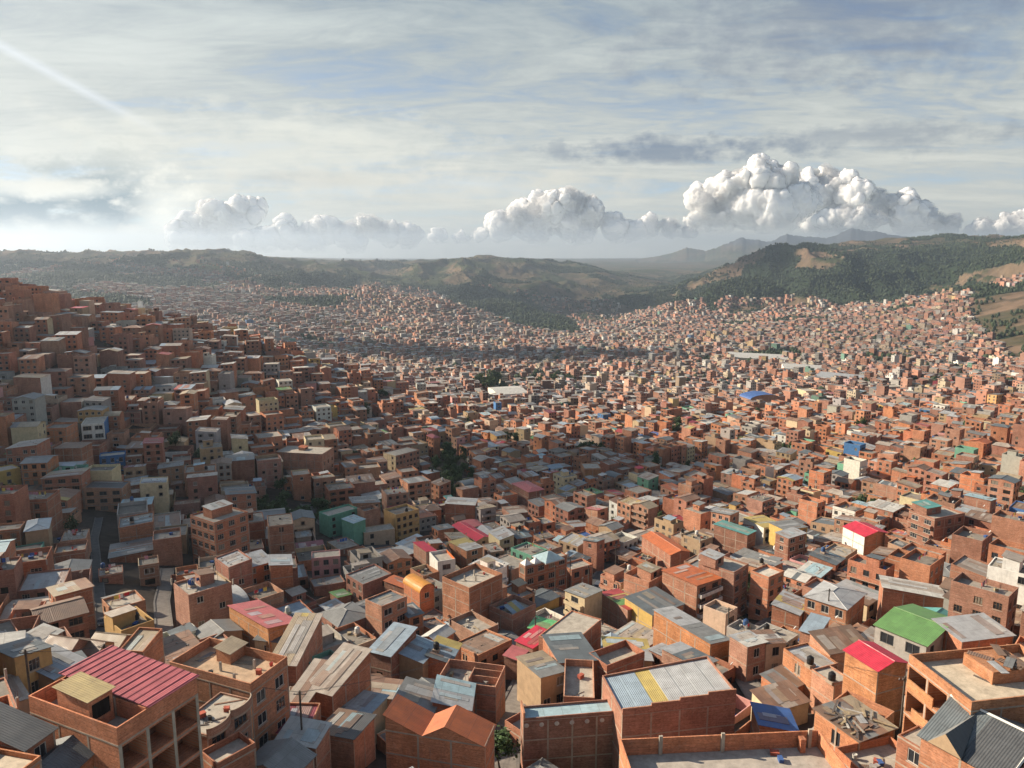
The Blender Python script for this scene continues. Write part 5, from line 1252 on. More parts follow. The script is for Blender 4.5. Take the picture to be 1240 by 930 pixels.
# ------------------------------------------------------------------ ground sheet
def terrain():
    az = np.concatenate([np.linspace(R(-99), R(-42), 70, endpoint=False), np.linspace(R(-42), R(42), 760, endpoint=False), np.linspace(R(42), R(99), 71)])
    ld = np.concatenate([np.linspace(math.log(12.6), math.log(1500), 260, endpoint=False), np.linspace(math.log(1500), math.log(6500), 420, endpoint=False), np.linspace(math.log(6500), math.log(23500), 200)])
    A, Lg = np.meshgrid(az, ld, indexing='ij'); D = np.exp(Lg); X = D * np.sin(A); Y = D * np.cos(A); Z = ground(X, Y)
    na, nl = A.shape; V = np.stack([X, Y, Z], -1).reshape(-1, 3)
    i = np.arange(na - 1)[:, None] * nl + np.arange(nl - 1)[None]
    idx = np.stack([i, i + nl, i + nl + 1, i + 1], -1)[..., ::1].reshape(-1)
    cx = ((X[:-1, :-1] + X[1:, 1:]) / 2).ravel(); cy = ((Y[:-1, :-1] + Y[1:, 1:]) / 2).ravel(); cz = ground(cx, cy)
    f, b, px, py, d = landuse(cx, cy, cz)
    e = np.maximum(6, d * .008); sl = np.hypot(ground(cx + e, cy) - cz, ground(cx, cy + e) - cz) / e
    n1 = fbm(cx / 260, cy / 260, 101, 5)[:, None]; n2 = fbm(cx / 60, cy / 60, 102, 4)[:, None]
    town = np.array((0.075, 0.062, 0.052)); dry = np.array((0.100, 0.078, 0.050)); grs = np.array((0.046, 0.056, 0.028)); soil = np.array((0.165, 0.115, 0.078)); wood = np.array((0.024, 0.036, 0.021))
    T = town * (0.75 + .5 * n2)
    hill = sstep(d, 2600, 3300)[:, None]
    hc = grs * (1 - sstep(n1, .42, .64)) + dry * sstep(n1, .42, .64)
    hc = hc + (soil - hc) * (sstep(sl, .35, .8)[:, None] * .8) ; hc = hc + (soil * 1.1 - hc) * sstep(n2, .62, .74) * .5
    T = T + (hc - T) * hill
    bb = b[:, None] * 1.0; bc = dry + (soil * 1.05 - dry) * np.maximum(sstep(sl, .22, .5)[:, None], sstep(n2, .5, .65)); bc = bc + (grs - bc) * sstep(n1, .52, .62) * .6
    hazy_rock = np.array((.060, .068, .080)); T = T + (hazy_rock - T) * (sstep(d, 10500, 12000) * sstep(cz, 10, 90) * (px < 1130))[:, None]  # blue-grey of the far haze painted into the rock colour
    T = T + (bc - T) * bb; T = T + (wood - T) * (f[:, None] * 1.0)
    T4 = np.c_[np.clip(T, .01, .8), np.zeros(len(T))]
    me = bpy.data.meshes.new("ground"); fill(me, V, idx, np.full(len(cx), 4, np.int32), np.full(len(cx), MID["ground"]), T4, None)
    me.polygons.foreach_set("use_smooth", np.ones(len(cx), bool)); me.flip_normals()
    return tag(link("ground", me), kind="structure")
terrain()
# ------------------------------------------------------------------ woods on the far slopes and scattered trees in the town
def ico(sub=1):
    import bmesh
    bm = bmesh.new(); bmesh.ops.create_icosphere(bm, subdivisions=sub, radius=1.0)
    v = np.array([q.co[:] for q in bm.verts]); f = np.array([[w.index for w in q.verts] for q in bm.faces]); bm.free(); return v, f
def wood_mass():
    r = np.random.default_rng(9); v, f = ico(1)
    a = r.uniform(R(-38), R(38), 400000); d = np.sqrt(r.uniform(900 ** 2, 6000 ** 2, 400000)); x, y = d * np.sin(a), d * np.cos(a)
    fo = landuse(x, y)[0]; p = np.where(d > 3000, .55, .35); fo &= r.random(len(x)) < p; x, y, d = x[fo], y[fo], d[fo]
    # loose trees among far houses and on the skyline plateau
    a2 = r.uniform(R(-38), R(38), 30000); d2 = np.sqrt(r.uniform(820 ** 2, 4300 ** 2, 30000)); x2, y2 = d2 * np.sin(a2), d2 * np.cos(a2)
    k = (fbm(x2 / 90, y2 / 90, 93, 3) > .60); x, y, d = np.r_[x, x2[k]], np.r_[y, y2[k]], np.r_[d, d2[k]]
    a3 = r.uniform(R(-38), R(38), 150000); d3 = np.sqrt(r.uniform(2600 ** 2, 7000 ** 2, 150000)); x3, y3 = d3 * np.sin(a3), d3 * np.cos(a3)     # scrub on the open slopes
    k3 = (fbm(x3 / 130, y3 / 200, 94, 4) > .47) & (r.random(len(x3)) < .6); n0 = len(x); x, y, d = np.r_[x, x3[k3]], np.r_[y, y3[k3]], np.r_[d, d3[k3]]
    n = len(x); z = ground(x, y); h = r.uniform(5, 12, n); h[n0:] *= .55; rad = h * r.uniform(.3, .5, n)
    nv, nf = len(v), len(f); V = np.repeat(v[None], n, 0) * (1 + r.uniform(-.28, .28, (n, nv, 1)))
    V[..., :2] *= rad[:, None, None]; V[..., 2] *= (h * .55)[:, None]; V += np.stack([x, y, z + h * .5], -1)[:, None]
    idx = (np.arange(n)[:, None, None] * nv + f[None]).reshape(-1)
    t = np.array((0.036, 0.050, 0.026)) * r.uniform(.65, 1.5, (n, 1)); T = np.c_[np.repeat(t, nf, 0), np.zeros(n * nf)]
    me = bpy.data.meshes.new("distant_woods"); fill(me, V.reshape(-1, 3), idx, np.full(n * nf, 3, np.int32), np.full(n * nf, MID["leaf"]), T, None)
    tag(link("distant_woods", me), "dark distant woods on the mountain flanks and scattered through the valley", "woods", kind="stuff"); print("far trees", n)
wood_mass()

# trees one can tell apart: trunk with limbs and a crown of leaf clumps
def tree_meshes(kind, seed):
    r = np.random.default_rng(seed); tr = G(); cr = G(); H = {"broad": 7.0, "poplar": 10.0, "shrub": 3.2}[kind]
    cl = []
    trunk_h = H * (.42 if kind == "broad" else .3)
    prev = np.array((0, 0, -.6)); n = 5
    for i in range(n):
        q = prev + np.array((r.normal() * .12, r.normal() * .12, trunk_h / n + (.15 if i == 0 else 0)))
        tr.beam(prev, q, .24 * H / 7 * (1 - i * .11), "wood", (.10, .075, .055), 7); prev = q
    top = prev
    nl = {"broad": 9, "poplar": 13, "shrub": 7}[kind]
    for i in range(nl):
        a = 2 * math.pi * i / nl * 1.618 + r.uniform(0, .6)
        if kind == "poplar": z = trunk_h * .6 + (H - trunk_h * .6) * (i + .5) / nl; rad = H * .14 * (1 - .6 * i / nl)
        else: z = trunk_h + (H - trunk_h) * r.uniform(.12, .82); rad = H * .30 * r.uniform(.35, 1)
        e = np.array((math.cos(a) * rad, math.sin(a) * rad, z)); s0 = top if kind != "poplar" else np.array((0, 0, z * .85))
        tr.beam(s0, e, .07 * H / 7, "wood", (.10, .075, .055), 4); cl.append((e, H * (.19 if kind == "poplar" else .23) * r.uniform(.7, 1.2)))
        for _ in range(2): cl.append((e + r.normal(size=3) * H * .085, H * .13 * r.uniform(.7, 1.3)))
    for c, rad in cl:
        m = 34; U = r.normal(size=(m, 3)); U /= np.linalg.norm(U, axis=1)[:, None]; rr = rad * r.uniform(.45, 1.08, m) ** .6
        base = np.array((.042, .068, .026)) * r.uniform(.7, 1.45)
        for u, q in zip(U, rr):
            p = c + u * q; a1 = np.cross(u + r.normal(size=3) * .7, (0, 0, 1.0)); a1 /= np.linalg.norm(a1) + 1e-6; b1 = np.cross(u, a1) + r.normal(size=3) * .3; s_ = H * .034 * r.uniform(.7, 1.5)
            P4 = [tuple(p - a1 * s_), tuple(p + b1 * s_ * 1.2), tuple(p + a1 * s_), tuple(p - b1 * s_ * .9)]
            cr.poly(P4, "leaf", tuple(base * r.uniform(.75, 1.35)), [(0, 0)] * 4)
    return tr.mesh("trunk"), cr.mesh("crown"), H
TV = {k: [tree_meshes(k, 50 + i + 10 * len(k)) for i in range(2)] for k in ("broad", "poplar", "shrub")}
TREES = [  # kind, column and row of its foot, size, label
 ("broad", 606, 936, 5.0, "round bushy green tree at the lower edge beside the concrete alley"),
 ("poplar", 398, 612, 6.5, "dark pointed conifer left of the mint-green house"),
 ("broad", 352, 640, 6, "dark shaded tree in the middle of the wooded bank"), ("broad", 335, 628, 6, "shaded tree on the left part of the wooded bank"), ("broad", 368, 634, 5.5, "shaded tree on the right part of the wooded bank"),
 ("shrub", 322, 646, 4.5, "scrubby bush at the foot of the wooded bank"), ("broad", 384, 622, 5, "dark tree right behind the mint-green house"), ("broad", 312, 622, 5, "tree behind the five-storey corner block"),
 ("broad", 706, 556, 9, "largest dark tree beside the bright sunlit brick cube"), ("poplar", 716, 557, 9, "pointed dark tree beside the bright sunlit brick cube"), ("broad", 726, 556, 8, "rounded tree behind the bright sunlit brick cube"),
 ("poplar", 794, 570, 8, "lone dark conifer in the middle of the brick town"), ("broad", 546, 570, 6, "tree among the shaded houses left of the salmon hipped roof"), ("broad", 534, 590, 6, "tree below the shaded bank left of the salmon hipped roof"), ("shrub", 552, 602, 5, "bush left of the salmon hipped roof"),
 ("broad", 590, 478, 20, "tall dark tree left of the white sports hall"), ("broad", 600, 470, 18, "dark tree right behind the white sports hall's left corner"), ("broad", 580, 472, 16, "dark tree farthest left of the white sports hall"), ("broad", 655, 470, 13, "dark tree just right of the white sports hall"), ("broad", 672, 468, 13, "second dark tree right of the white sports hall"), ("broad", 690, 469, 14, "third dark tree right of the white sports hall"),
 ("broad", 712, 468, 12, "fourth dark tree in the row right of the white sports hall"), ("broad", 530, 458, 12, "dark tree far left of the white sports hall"),
 ("broad", 905, 792, 2.6, "small tree in the yard by the pink-striped roof"), ("shrub", 1014, 838, 2.6, "small bush beside the brick house with tank on a mast"), ("shrub", 872, 822, 2.4, "bush in the lane below the tin-lidded house"),
 ("broad", 846, 655, 5, "tree behind the turquoise roof"), ("broad", 1120, 590, 5, "tree behind the five-storey block with balconies"), ("poplar", 828, 612, 6, "pointed tree above the orange ridged roof"),
 ("broad", 100, 612, 5, "dark tree on the left slope above the hipped slate roof"), ("broad", 115, 604, 5, "second dark tree on the left slope above the hipped slate roof"), ("shrub", 90, 648, 4.5, "bush by the lane on the left slope"),
 ("broad", 212, 545, 6, "tree on the left slope right of the blue-painted house"), ("shrub", 240, 560, 5, "bush on the left slope right of the blue-painted house"), ("broad", 180, 470, 6, "tree high on the left slope"), ("broad", 330, 500, 7, "tree above the big blank brick cube"),
 ("broad", 434, 560, 5, "tree left of the cream-fronted row"), ("broad", 1010, 560, 6, "tree in the right-hand town above the ochre roof"),
]
trr = random.Random(21)
for kind, px, py, hh, lab in TREES:
    x, y, z = hit(px, py, 0); root = bpy.data.objects.new({"broad": "broadleaf_tree", "poplar": "conifer_tree", "shrub": "bush"}[kind], None); COL.objects.link(root)
    tm, cm, H = trr.choice(TV[kind]); k = hh * 1.25 / H; root.location = (x, y, z); root.scale = (k * trr.uniform(.85, 1.2), k * trr.uniform(.85, 1.2), k); root.rotation_euler = (0, 0, trr.uniform(0, 6.28))
    tag(root, lab, "tree" if kind != "shrub" else "bush", "trees between the houses"); link("trunk", tm, root); link("crown", cm, root)
NT = 0
GT = G()
class _Q: pass
for (X, Y) in green_pl:
    if math.hypot(X, Y) < 200: continue
    for _ in range(trr.randint(1, 3)):
        x, y = X + trr.uniform(-4, 4), Y + trr.uniform(-4, 4); k = trr.choice(["broad", "broad", "poplar", "shrub"]); tm, cm, H = trr.choice(TV[k])
        root = bpy.data.objects.new({"broad": "broadleaf_tree", "poplar": "conifer_tree", "shrub": "bush"}[k], None); COL.objects.link(root); NT += 1
        c = trr.uniform(.6, 1.1); root.location = (x, y, gz(x, y)); root.scale = (c, c, c); root.rotation_euler = (0, 0, trr.uniform(0, 6.28)); root["_p"] = 1
        link("trunk", tm, root); link("crown", cm, root)
        bx = project(x, y, gz(x, y) + 3); cx, cy = float(bx[0]), float(bx[1]); bst = sorted(((math.hypot(cx - cen[id(m)][0], cy - cen[id(m)][1]), i) for i, m in enumerate(man)))[:20]
        for dq, i in bst:
            m = man[i]; dx, dy = cx - cen[id(m)][0], cy - cen[id(m)][1]; rel = ("right of" if dx > 0 else "left of") if abs(dx) > abs(dy) else ("in front of" if dy > 0 else "behind")
            done = False
            for o in ("", "second ", "third ", "fourth ", "fifth "):
                lab = f"{o}{ {'broad': 'leafy tree', 'poplar': 'pointed tree', 'shrub': 'low bush'}[k]} {rel} the {m['short']}"
                if lab not in used_labels and len(lab.split()) <= 16: used_labels.add(lab); done = True; break
            if done: break
        del root["_p"]; tag(root, lab, "tree" if k != "shrub" else "bush", "trees between the houses")
print("plot trees", NT)

# ------------------------------------------------------------------ utility poles and the cables between them
POLES = [(368,935,7.5,"black utility pole in front of the half-built block"), (134,862,6,"dark timber pole left of the half-built block"), (40,868,5,"thin pole at the left edge by the charcoal roof"), (648,795,5,"pole rising by the crimson roof"), (1086,925,8,"tall utility pole beside the scrap-covered roof"),
 (690,722,8,"pole among the sheds below the pyramid skylights"), (712,735,8,"second pole in the lane below the pyramid skylights"), (672,730,7,"leaning pole left of the lane of sheds"), (1000,772,7,"white mast on the blue sheet roof's lane"), (745,700,7,"pole in front of the unfinished brick boxes"), (880,790,6,"pole behind the huge silver roof")]
PT_ = []
for px, py, hh, lab in POLES:
    x, y, z = hit(px, py, 0); r_ = bpy.data.objects.new("utility_pole", None); COL.objects.link(r_); r_.location = (x, y, z); tag(r_, lab, "pole", "utility poles over the roofs"); H = hh + 4
    g = G(); g.beam((0, 0, -1), (0, 0, H), .13, "wood", (.09, .08, .07), 8); emit_obj(["pole", g, (0, 0, 0), 0, None, [], None], r_)
    g = G(); g.beam((-.8, 0, H - .5), (.8, 0, H - .5), .06, "wood", (.10, .09, .08)); q = G()
    for xx in (-.7, -.25, .25, .7): q.lathe(xx, 0, [(0, H - .44), (.06, H - .43), (.05, H - .25), (0, H - .24)], "paint", (.3, .3, .3), 6)
    emit_obj(["crossarm", g, (0, 0, 0), 0, None, [["insulator_row", q, (0, 0, 0), 0, None, [], None]], None], r_)
    PT_.append((x, y, z + H - .2))
WIRES = [(1, 0, "cable from the timber pole to the black pole"), (2, 1, "cable from the left edge pole to the timber pole"), (3, 5, "cable from the crimson roof pole into the lane of sheds"), (5, 6, "short cable between the two lane poles"), (5, 9, "cable from the lane poles to the unfinished brick boxes"), (4, 10, "cable from the scrap roof pole over the huge silver roof"), (10, 8, "cable from the silver roof pole to the white mast"), (0, 3, "long cable crossing above the orange gable roof")]
for a, b, lab in WIRES:
    g = G(); A, B = np.array(PT_[a]), np.array(PT_[b]); L = np.linalg.norm(A - B); n = 14; P = [A + (B - A) * i / n + np.array((0, 0, -L * .035 * 4 * (i / n) * (1 - i / n))) for i in range(n + 1)]
    for o in (-.25, .25):
        for p, q in zip(P, P[1:]): g.beam(p + np.array((o, 0, 0)), q + np.array((o, 0, 0)), .022, "paint", (.02, .02, .02), 3)
    tag(link("power_cable", g.mesh("power_cable")), lab, "cable", "cables strung between the poles")

for nm_, wd_, L in STREETS:
    g = G(); P = []
    for i, (x, y) in enumerate(L):
        a = L[max(0, i - 1)]; b = L[min(len(L) - 1, i + 1)]; t = math.hypot(b[0] - a[0], b[1] - a[1]); nx, ny = -(b[1] - a[1]) / t, (b[0] - a[0]) / t; h = wd_ / 2
        P.append([(x + nx * h, y + ny * h, max(gz(x + nx * h, y + ny * h), gz(x, y)) + .16), (x - nx * h, y - ny * h, max(gz(x - nx * h, y - ny * h), gz(x, y)) + .16)])
    for p, q in zip(P, P[1:]): g.poly([p[0], p[1], q[1], q[0]], "concrete", (.10, .098, .095) if nm_ == "street" else (.20, .18, .16)); 
    for p, q in zip(P, P[1:]):
        for k in (0, 1):
            c = (p[k][0] + (p[1 - k][0] - p[k][0]) * .11, p[k][1] + (p[1 - k][1] - p[k][1]) * .11); e = (q[k][0] + (q[1 - k][0] - q[k][0]) * .11, q[k][1] + (q[1 - k][1] - q[k][1]) * .11); z = p[k][2] + .13; w = q[k][2] + .13
            g.poly([(*p[k][:2], z), (*q[k][:2], w), (*e, w), (*c, z)] if k == 0 else [(*q[k][:2], w), (*p[k][:2], z), (*c, z), (*e, w)], "concrete", (.15, .14, .13))
            g.poly([(*c, p[k][2]), (*e, q[k][2]), (*e, w), (*c, z)], "concrete", (.15, .14, .13))
    tag(link(nm_, g.mesh(nm_)), kind="structure")
# a few vehicles stand in the streets
def car_parts(kind, col):
    P = []; L, W = (4.3, 1.72) if kind == "car" else (5.2, 1.85); hb = .62 if kind == "car" else .75
    prof = ([(-2.15, .35), (-2.12, .75), (-1.9, .92), (-1.15, .97), (-.55, 1.42), (1.0, 1.44), (1.65, 1.0), (2.1, .92), (2.15, .4)] if kind == "car" else [(-2.6, .35), (-2.55, .95), (-2.2, 1.15), (-1.75, 1.95), (2.4, 2.0), (2.58, 1.1), (2.6, .4)])
    g = G(); n = len(prof)
    for s_ in (-1, 1):
        q = [(x, s_ * W / 2 * (1 if z < 1.0 else .88), z) for x, z in prof]; q = q if s_ > 0 else q[::-1]; g.poly(q[::-1] if s_ > 0 else q[::-1], "paint", col, [(0, 0)] * n)
    for (x0, z0), (x1, z1) in zip(prof, prof[1:]):
        a = W / 2 * (1 if z0 < 1.0 else .88); b = W / 2 * (1 if z1 < 1.0 else .88); g.poly([(x0, a, z0), (x0, -a, z0), (x1, -b, z1), (x1, b, z1)], "paint", col, [(0, 0)] * 4)
    P.append(["body", g, (0, 0, 0), 0, None, [], None])
    g = G(); x0, x1, z0, z1 = (-.6, 1.05, 1.0, 1.34) if kind == "car" else (-1.6, 2.2, 1.25, 1.75)
    for s_ in (-1, 1):
        y = s_ * (W / 2 * .94 + .02); q = [(x0 - .25, y, z0), (x1 + .2, y, z0), (x1, y * .97, z1), (x0 + .1, y * .97, z1)]; g.poly(q if s_ < 0 else q[::-1], "glass", (.02, .02, .025), [(0, 0)] * 4)
    P.append(["side_windows", g, (0, 0, 0), 0, None, [], None])
    g = G(); (xa, za), (xb, zb) = ((-1.13, 1.0), (-.6, 1.42)) if kind == "car" else ((-2.18, 1.2), (-1.79, 1.9)); g.poly([(xa - .03, .7, za + .03), (xa - .03, -.7, za + .03), (xb - .03, -.66, zb + .01), (xb - .03, .66, zb + .01)], "glass", (.02, .02, .025), [(0, 0)] * 4); P.append(["windscreen", g, (0, 0, 0), 0, None, [], None])
    for x in (-L * .31, L * .31):
        for s_ in (-1, 1):
            g = G(); g.beam((x, s_ * (W / 2 - .2), .32), (x, s_ * (W / 2 + .01), .32), .33, "paint", (.015, .015, .015), 14); q = G(); q.beam((x, s_ * (W / 2), .32), (x, s_ * (W / 2 + .02), .32), .18, "paint", (.4, .4, .4), 10)
            P.append(["wheel", g, (0, 0, 0), 0, None, [["rim", q, (0, 0, 0), 0, None, [], None]], None])
    for s_ in (-.55, .55): g = G(); g.box(-L / 2 - .03, -L / 2 + .03, s_ - .15, s_ + .15, .62, .76, "paint", (.7, .7, .65), True); P.append(["headlight", g, (0, 0, 0), 0, None, [], None])
    return P
VEH = [(5, .12, 1.5, "car", (.03, .03, .035), "dark parked car at the top of the street by the green houses"), (5, .45, -1.5, "van", (.6, .6, .58), "white van in the street below the mint-green house"), (5, .7, 1.5, "car", (.35, .04, .04), "red car in the street below the beige house"),
 (2, .35, 1.2, "car", (.5, .5, .5), "silver car in the lane beside the four-storey blocks"), (2, .8, -1.2, "van", (.55, .55, .5), "pale minibus by the silver striped shed"), (6, .3, 1.5, "car", (.05, .09, .2), "dark blue car in the street by the pyramid skylights"), (6, .75, -1.5, "van", (.6, .58, .5), "cream minibus near the unfinished brick boxes"),
 (7, .2, 1.6, "car", (.6, .6, .6), "small white car on the left end of the valley road"), (7, .5, -1.6, "van", (.3, .3, .32), "grey minibus in the middle of the valley road"), (7, .8, 1.6, "car", (.4, .05, .03), "red car on the right end of the valley road"), (0, .2, 0, "car", (.08, .08, .09), "dark car at the bottom of the steep shaded street")]
for si, t, off, kind, col, lab in VEH:
    L = STREETS[si][2]; i = min(len(L) - 2, int(t * (len(L) - 1))); (xa, ya), (xb, yb) = L[i], L[i + 1]; T = math.hypot(xb - xa, yb - ya); ux, uy = (xb - xa) / T, (yb - ya) / T
    x, y = xa - uy * off, ya + ux * off; r_ = bpy.data.objects.new("parked_car" if kind == "car" else "minibus", None); COL.objects.link(r_)
    za, zb = gz(xa, ya), gz(xb, yb); r_.location = (x, y, max(gz(x, y), gz(xa, ya)) + .2); r_.rotation_euler = (0, -math.atan2(zb - za, T), math.atan2(uy, ux)); tag(r_, lab, "car" if kind == "car" else "minibus", "vehicles standing in the streets")
    for p in car_parts(kind, col): emit_obj(p, r_)
# ------------------------------------------------------------------ sun, sky, air
SUN_AZ, SUN_EL = -72.0, 27.0       # bearing from the view direction (left), height
sd = (math.sin(R(SUN_AZ)) * math.cos(R(SUN_EL)), math.cos(R(SUN_AZ)) * math.cos(R(SUN_EL)), math.sin(R(SUN_EL)))
ld_ = bpy.data.lights.new("sun", 'SUN'); ld_.energy = 4.8; ld_.angle = R(0.53); ld_.color = (1.0, 0.85, 0.66)
so = bpy.data.objects.new("sun", ld_); COL.objects.link(so)
from mathutils import Vector
so.rotation_euler = Vector(sd).to_track_quat('Z', 'Y').to_euler(); so.location = (0, 0, 500)
wd = bpy.data.worlds.new("World"); sc.world = wd; wd.use_nodes = True; nt = wd.node_tree
for n in list(nt.nodes): nt.nodes.remove(n)
out = nd(nt, "ShaderNodeOutputWorld"); bg = nd(nt, "ShaderNodeBackground"); lk(nt, bg.outputs[0], out.inputs[0])
sky = nd(nt, "ShaderNodeTexSky", sky_type='NISHITA'); sky.sun_disc = False; sky.sun_elevation = R(SUN_EL); sky.sun_rotation = R(SUN_AZ)
sky.altitude = 3600; sky.air_density = 1.0; sky.dust_density = 2.0; sky.ozone_density = 1.0
bg.inputs["Strength"].default_value = 0.086
tc = nd(nt, "ShaderNodeTexCoord").outputs["Generated"]; sp = nd(nt, "ShaderNodeSeparateXYZ"); lk(nt, tc, sp.inputs[0])
den = mathn(nt, 'ADD', mathn(nt, 'MAXIMUM', sp.outputs[2], 0.0), 0.10)
cb = nd(nt, "ShaderNodeCombineXYZ"); lk(nt, mathn(nt, 'DIVIDE', sp.outputs[0], den), cb.inputs[0]); lk(nt, mathn(nt, 'DIVIDE', sp.outputs[1], den), cb.inputs[1])
pl = cb.outputs[0]
def wnoise(sx, sy, rz, det, ro, dist=0.0, off=0.0):
    mp = nd(nt, "ShaderNodeMapping"); mp.inputs["Scale"].default_value = (sx, sy, 1); mp.inputs["Rotation"].default_value = (0, 0, R(rz)); mp.inputs["Location"].default_value = (off, off * .7, off)
    lk(nt, pl, mp.inputs[0]); n = nd(nt, "ShaderNodeTexNoise"); n.inputs["Scale"].default_value = 1; n.inputs["Detail"].default_value = det; n.inputs["Roughness"].default_value = ro; n.inputs["Distortion"].default_value = dist
    lk(nt, mp.outputs[0], n.inputs["Vector"]); return n.outputs["Fac"]
a = wnoise(.75, 1.3, 24, 9, .62, 1.1, 3.0); b2 = wnoise(2.6, 5.6, -18, 10, .66, 1.4, 7.0); c3 = wnoise(.30, .55, 35, 5, .5, .5, 1.0)
mix = mathn(nt, 'ADD', mathn(nt, 'MULTIPLY', a, .46), mathn(nt, 'ADD', mathn(nt, 'MULTIPLY', b2, .24), mathn(nt, 'MULTIPLY', c3, .30)))
cover = mapr(nt, mix, .36, .50, 0.0, 1.0)                 # where the veil is open, blue shows
bright = mapr(nt, mix, .42, .64, 0.0, 1.0)
# veil of high cloud: grey-blue where thick, pale where thin and near the horizon and the sun
def blob(px, py, ex, ey, th_):
    c = nrm(ray(px, py)); rr_ = nrm((c[1], -c[0], 0)); uu = tuple(np.cross(rr_, c)); v_ = []
    for ax_, e_ in ((rr_, ex), (uu, ey)):
        dn = nd(nt, "ShaderNodeVectorMath", operation='DOT_PRODUCT'); lk(nt, tc, dn.inputs[0]); dn.inputs[1].default_value = ax_
        v_.append(mathn(nt, 'POWER', mathn(nt, 'DIVIDE', mathn(nt, 'ABSOLUTE', dn.outputs["Value"]), e_ / F), 2.0))
    q = mathn(nt, 'SQRT', mathn(nt, 'ADD', v_[0], v_[1]))
    q = mathn(nt, 'ADD', q, mathn(nt, 'MULTIPLY', mathn(nt, 'SUBTRACT', edge_n, .5), 3.4))
    return mapr(nt, q, th_, 1.25, 1, 0)
def nrm(v): L = math.sqrt(sum(q * q for q in v)); return tuple(q / L for q in v)
mpn = nd(nt, "ShaderNodeMapping"); mpn.inputs["Scale"].default_value = (26, 26, 44); lk(nt, tc, mpn.inputs[0]); edge_n = noise(nt, mpn.outputs[0], 1.0, 7, .62)
low = nd(nt, "ShaderNodeMapRange"); lk(nt, sp.outputs[2], low.inputs[0]); low.inputs[1].default_value = 0.02; low.inputs[2].default_value = 0.34; low.inputs[3].default_value = 1; low.inputs[4].default_value = 0
dot = nd(nt, "ShaderNodeVectorMath", operation='DOT_PRODUCT'); lk(nt, tc, dot.inputs[0]); dot.inputs[1].default_value = sd
sung = mapr(nt, dot.outputs["Value"], .35, 1.0, 0, 1)
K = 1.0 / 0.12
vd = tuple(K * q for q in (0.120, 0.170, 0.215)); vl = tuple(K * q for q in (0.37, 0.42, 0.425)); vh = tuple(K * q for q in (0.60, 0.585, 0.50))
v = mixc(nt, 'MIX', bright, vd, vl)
v = mixc(nt, 'MIX', mathn(nt, 'MULTIPLY', low.outputs[0], mapr(nt, mix, .36, .58, .35, .95)), v, vh)
v = mixc(nt, 'MIX', mathn(nt, 'MULTIPLY', mathn(nt, 'POWER', sung, 5.0), .8), v, tuple(K * q for q in (0.95, 0.92, 0.85)))
high = mapr(nt, sp.outputs[2], .38, .62, 1.0, 0.35)       # veil thinned above the frame to cut the sky's fill light
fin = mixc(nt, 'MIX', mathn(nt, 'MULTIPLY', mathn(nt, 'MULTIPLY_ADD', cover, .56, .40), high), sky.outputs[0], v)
def nrm(v): L = math.sqrt(sum(q * q for q in v)); return tuple(q / L for q in v)
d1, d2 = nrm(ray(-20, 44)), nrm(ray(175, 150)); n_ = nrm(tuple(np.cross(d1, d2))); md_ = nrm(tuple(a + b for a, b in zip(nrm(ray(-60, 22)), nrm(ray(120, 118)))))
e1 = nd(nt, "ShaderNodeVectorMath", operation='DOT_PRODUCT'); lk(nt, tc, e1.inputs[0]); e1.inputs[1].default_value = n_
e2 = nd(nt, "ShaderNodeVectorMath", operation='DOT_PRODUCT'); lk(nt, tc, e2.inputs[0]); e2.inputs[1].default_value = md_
pale_streak = mathn(nt, 'MULTIPLY', mapr(nt, mathn(nt, 'ABSOLUTE', e1.outputs["Value"]), 0.0, .0075, 1, 0), mapr(nt, e2.outputs["Value"], .988, .9985, 0, .55))
fin = mixc(nt, 'MIX', pale_streak, fin, tuple(K * q for q in (.62, .66, .70)))      # a pale diagonal streak across the upper left sky
for (bx, by, ex, ey, col, st) in ((25, 262, 70, 30, (.06, .13, .18), 1.0), (135, 250, 60, 44, (.07, .14, .185), 1.0), (70, 228, 60, 10, (.75, .74, .66), .9), (250, 268, 60, 26, (.16, .21, .24), .55), (800, 182, 130, 13, (.10, .145, .215), .75), (1060, 165, 150, 14, (.13, .17, .23), .5), (370, 216, 70, 8, (.14, .18, .23), .6), (60, 225, 55, 9, (.62, .60, .52), .7), (330, 185, 210, 45, (.62, .61, .53), .5), (560, 225, 260, 22, (.62, .59, .50), .5), (200, 270, 34, 50, (.80, .78, .68), .9), (90, 290, 200, 16, (.72, .70, .60), .7),  (1010, 28, 190, 50, (.12, .15, .22), .45)):
    fin = mixc(nt, 'MIX', mathn(nt, 'MULTIPLY', blob(bx, by, ex, ey, .3), st), fin, tuple(K * q for q in col))
lk(nt, fin, bg.inputs[0])
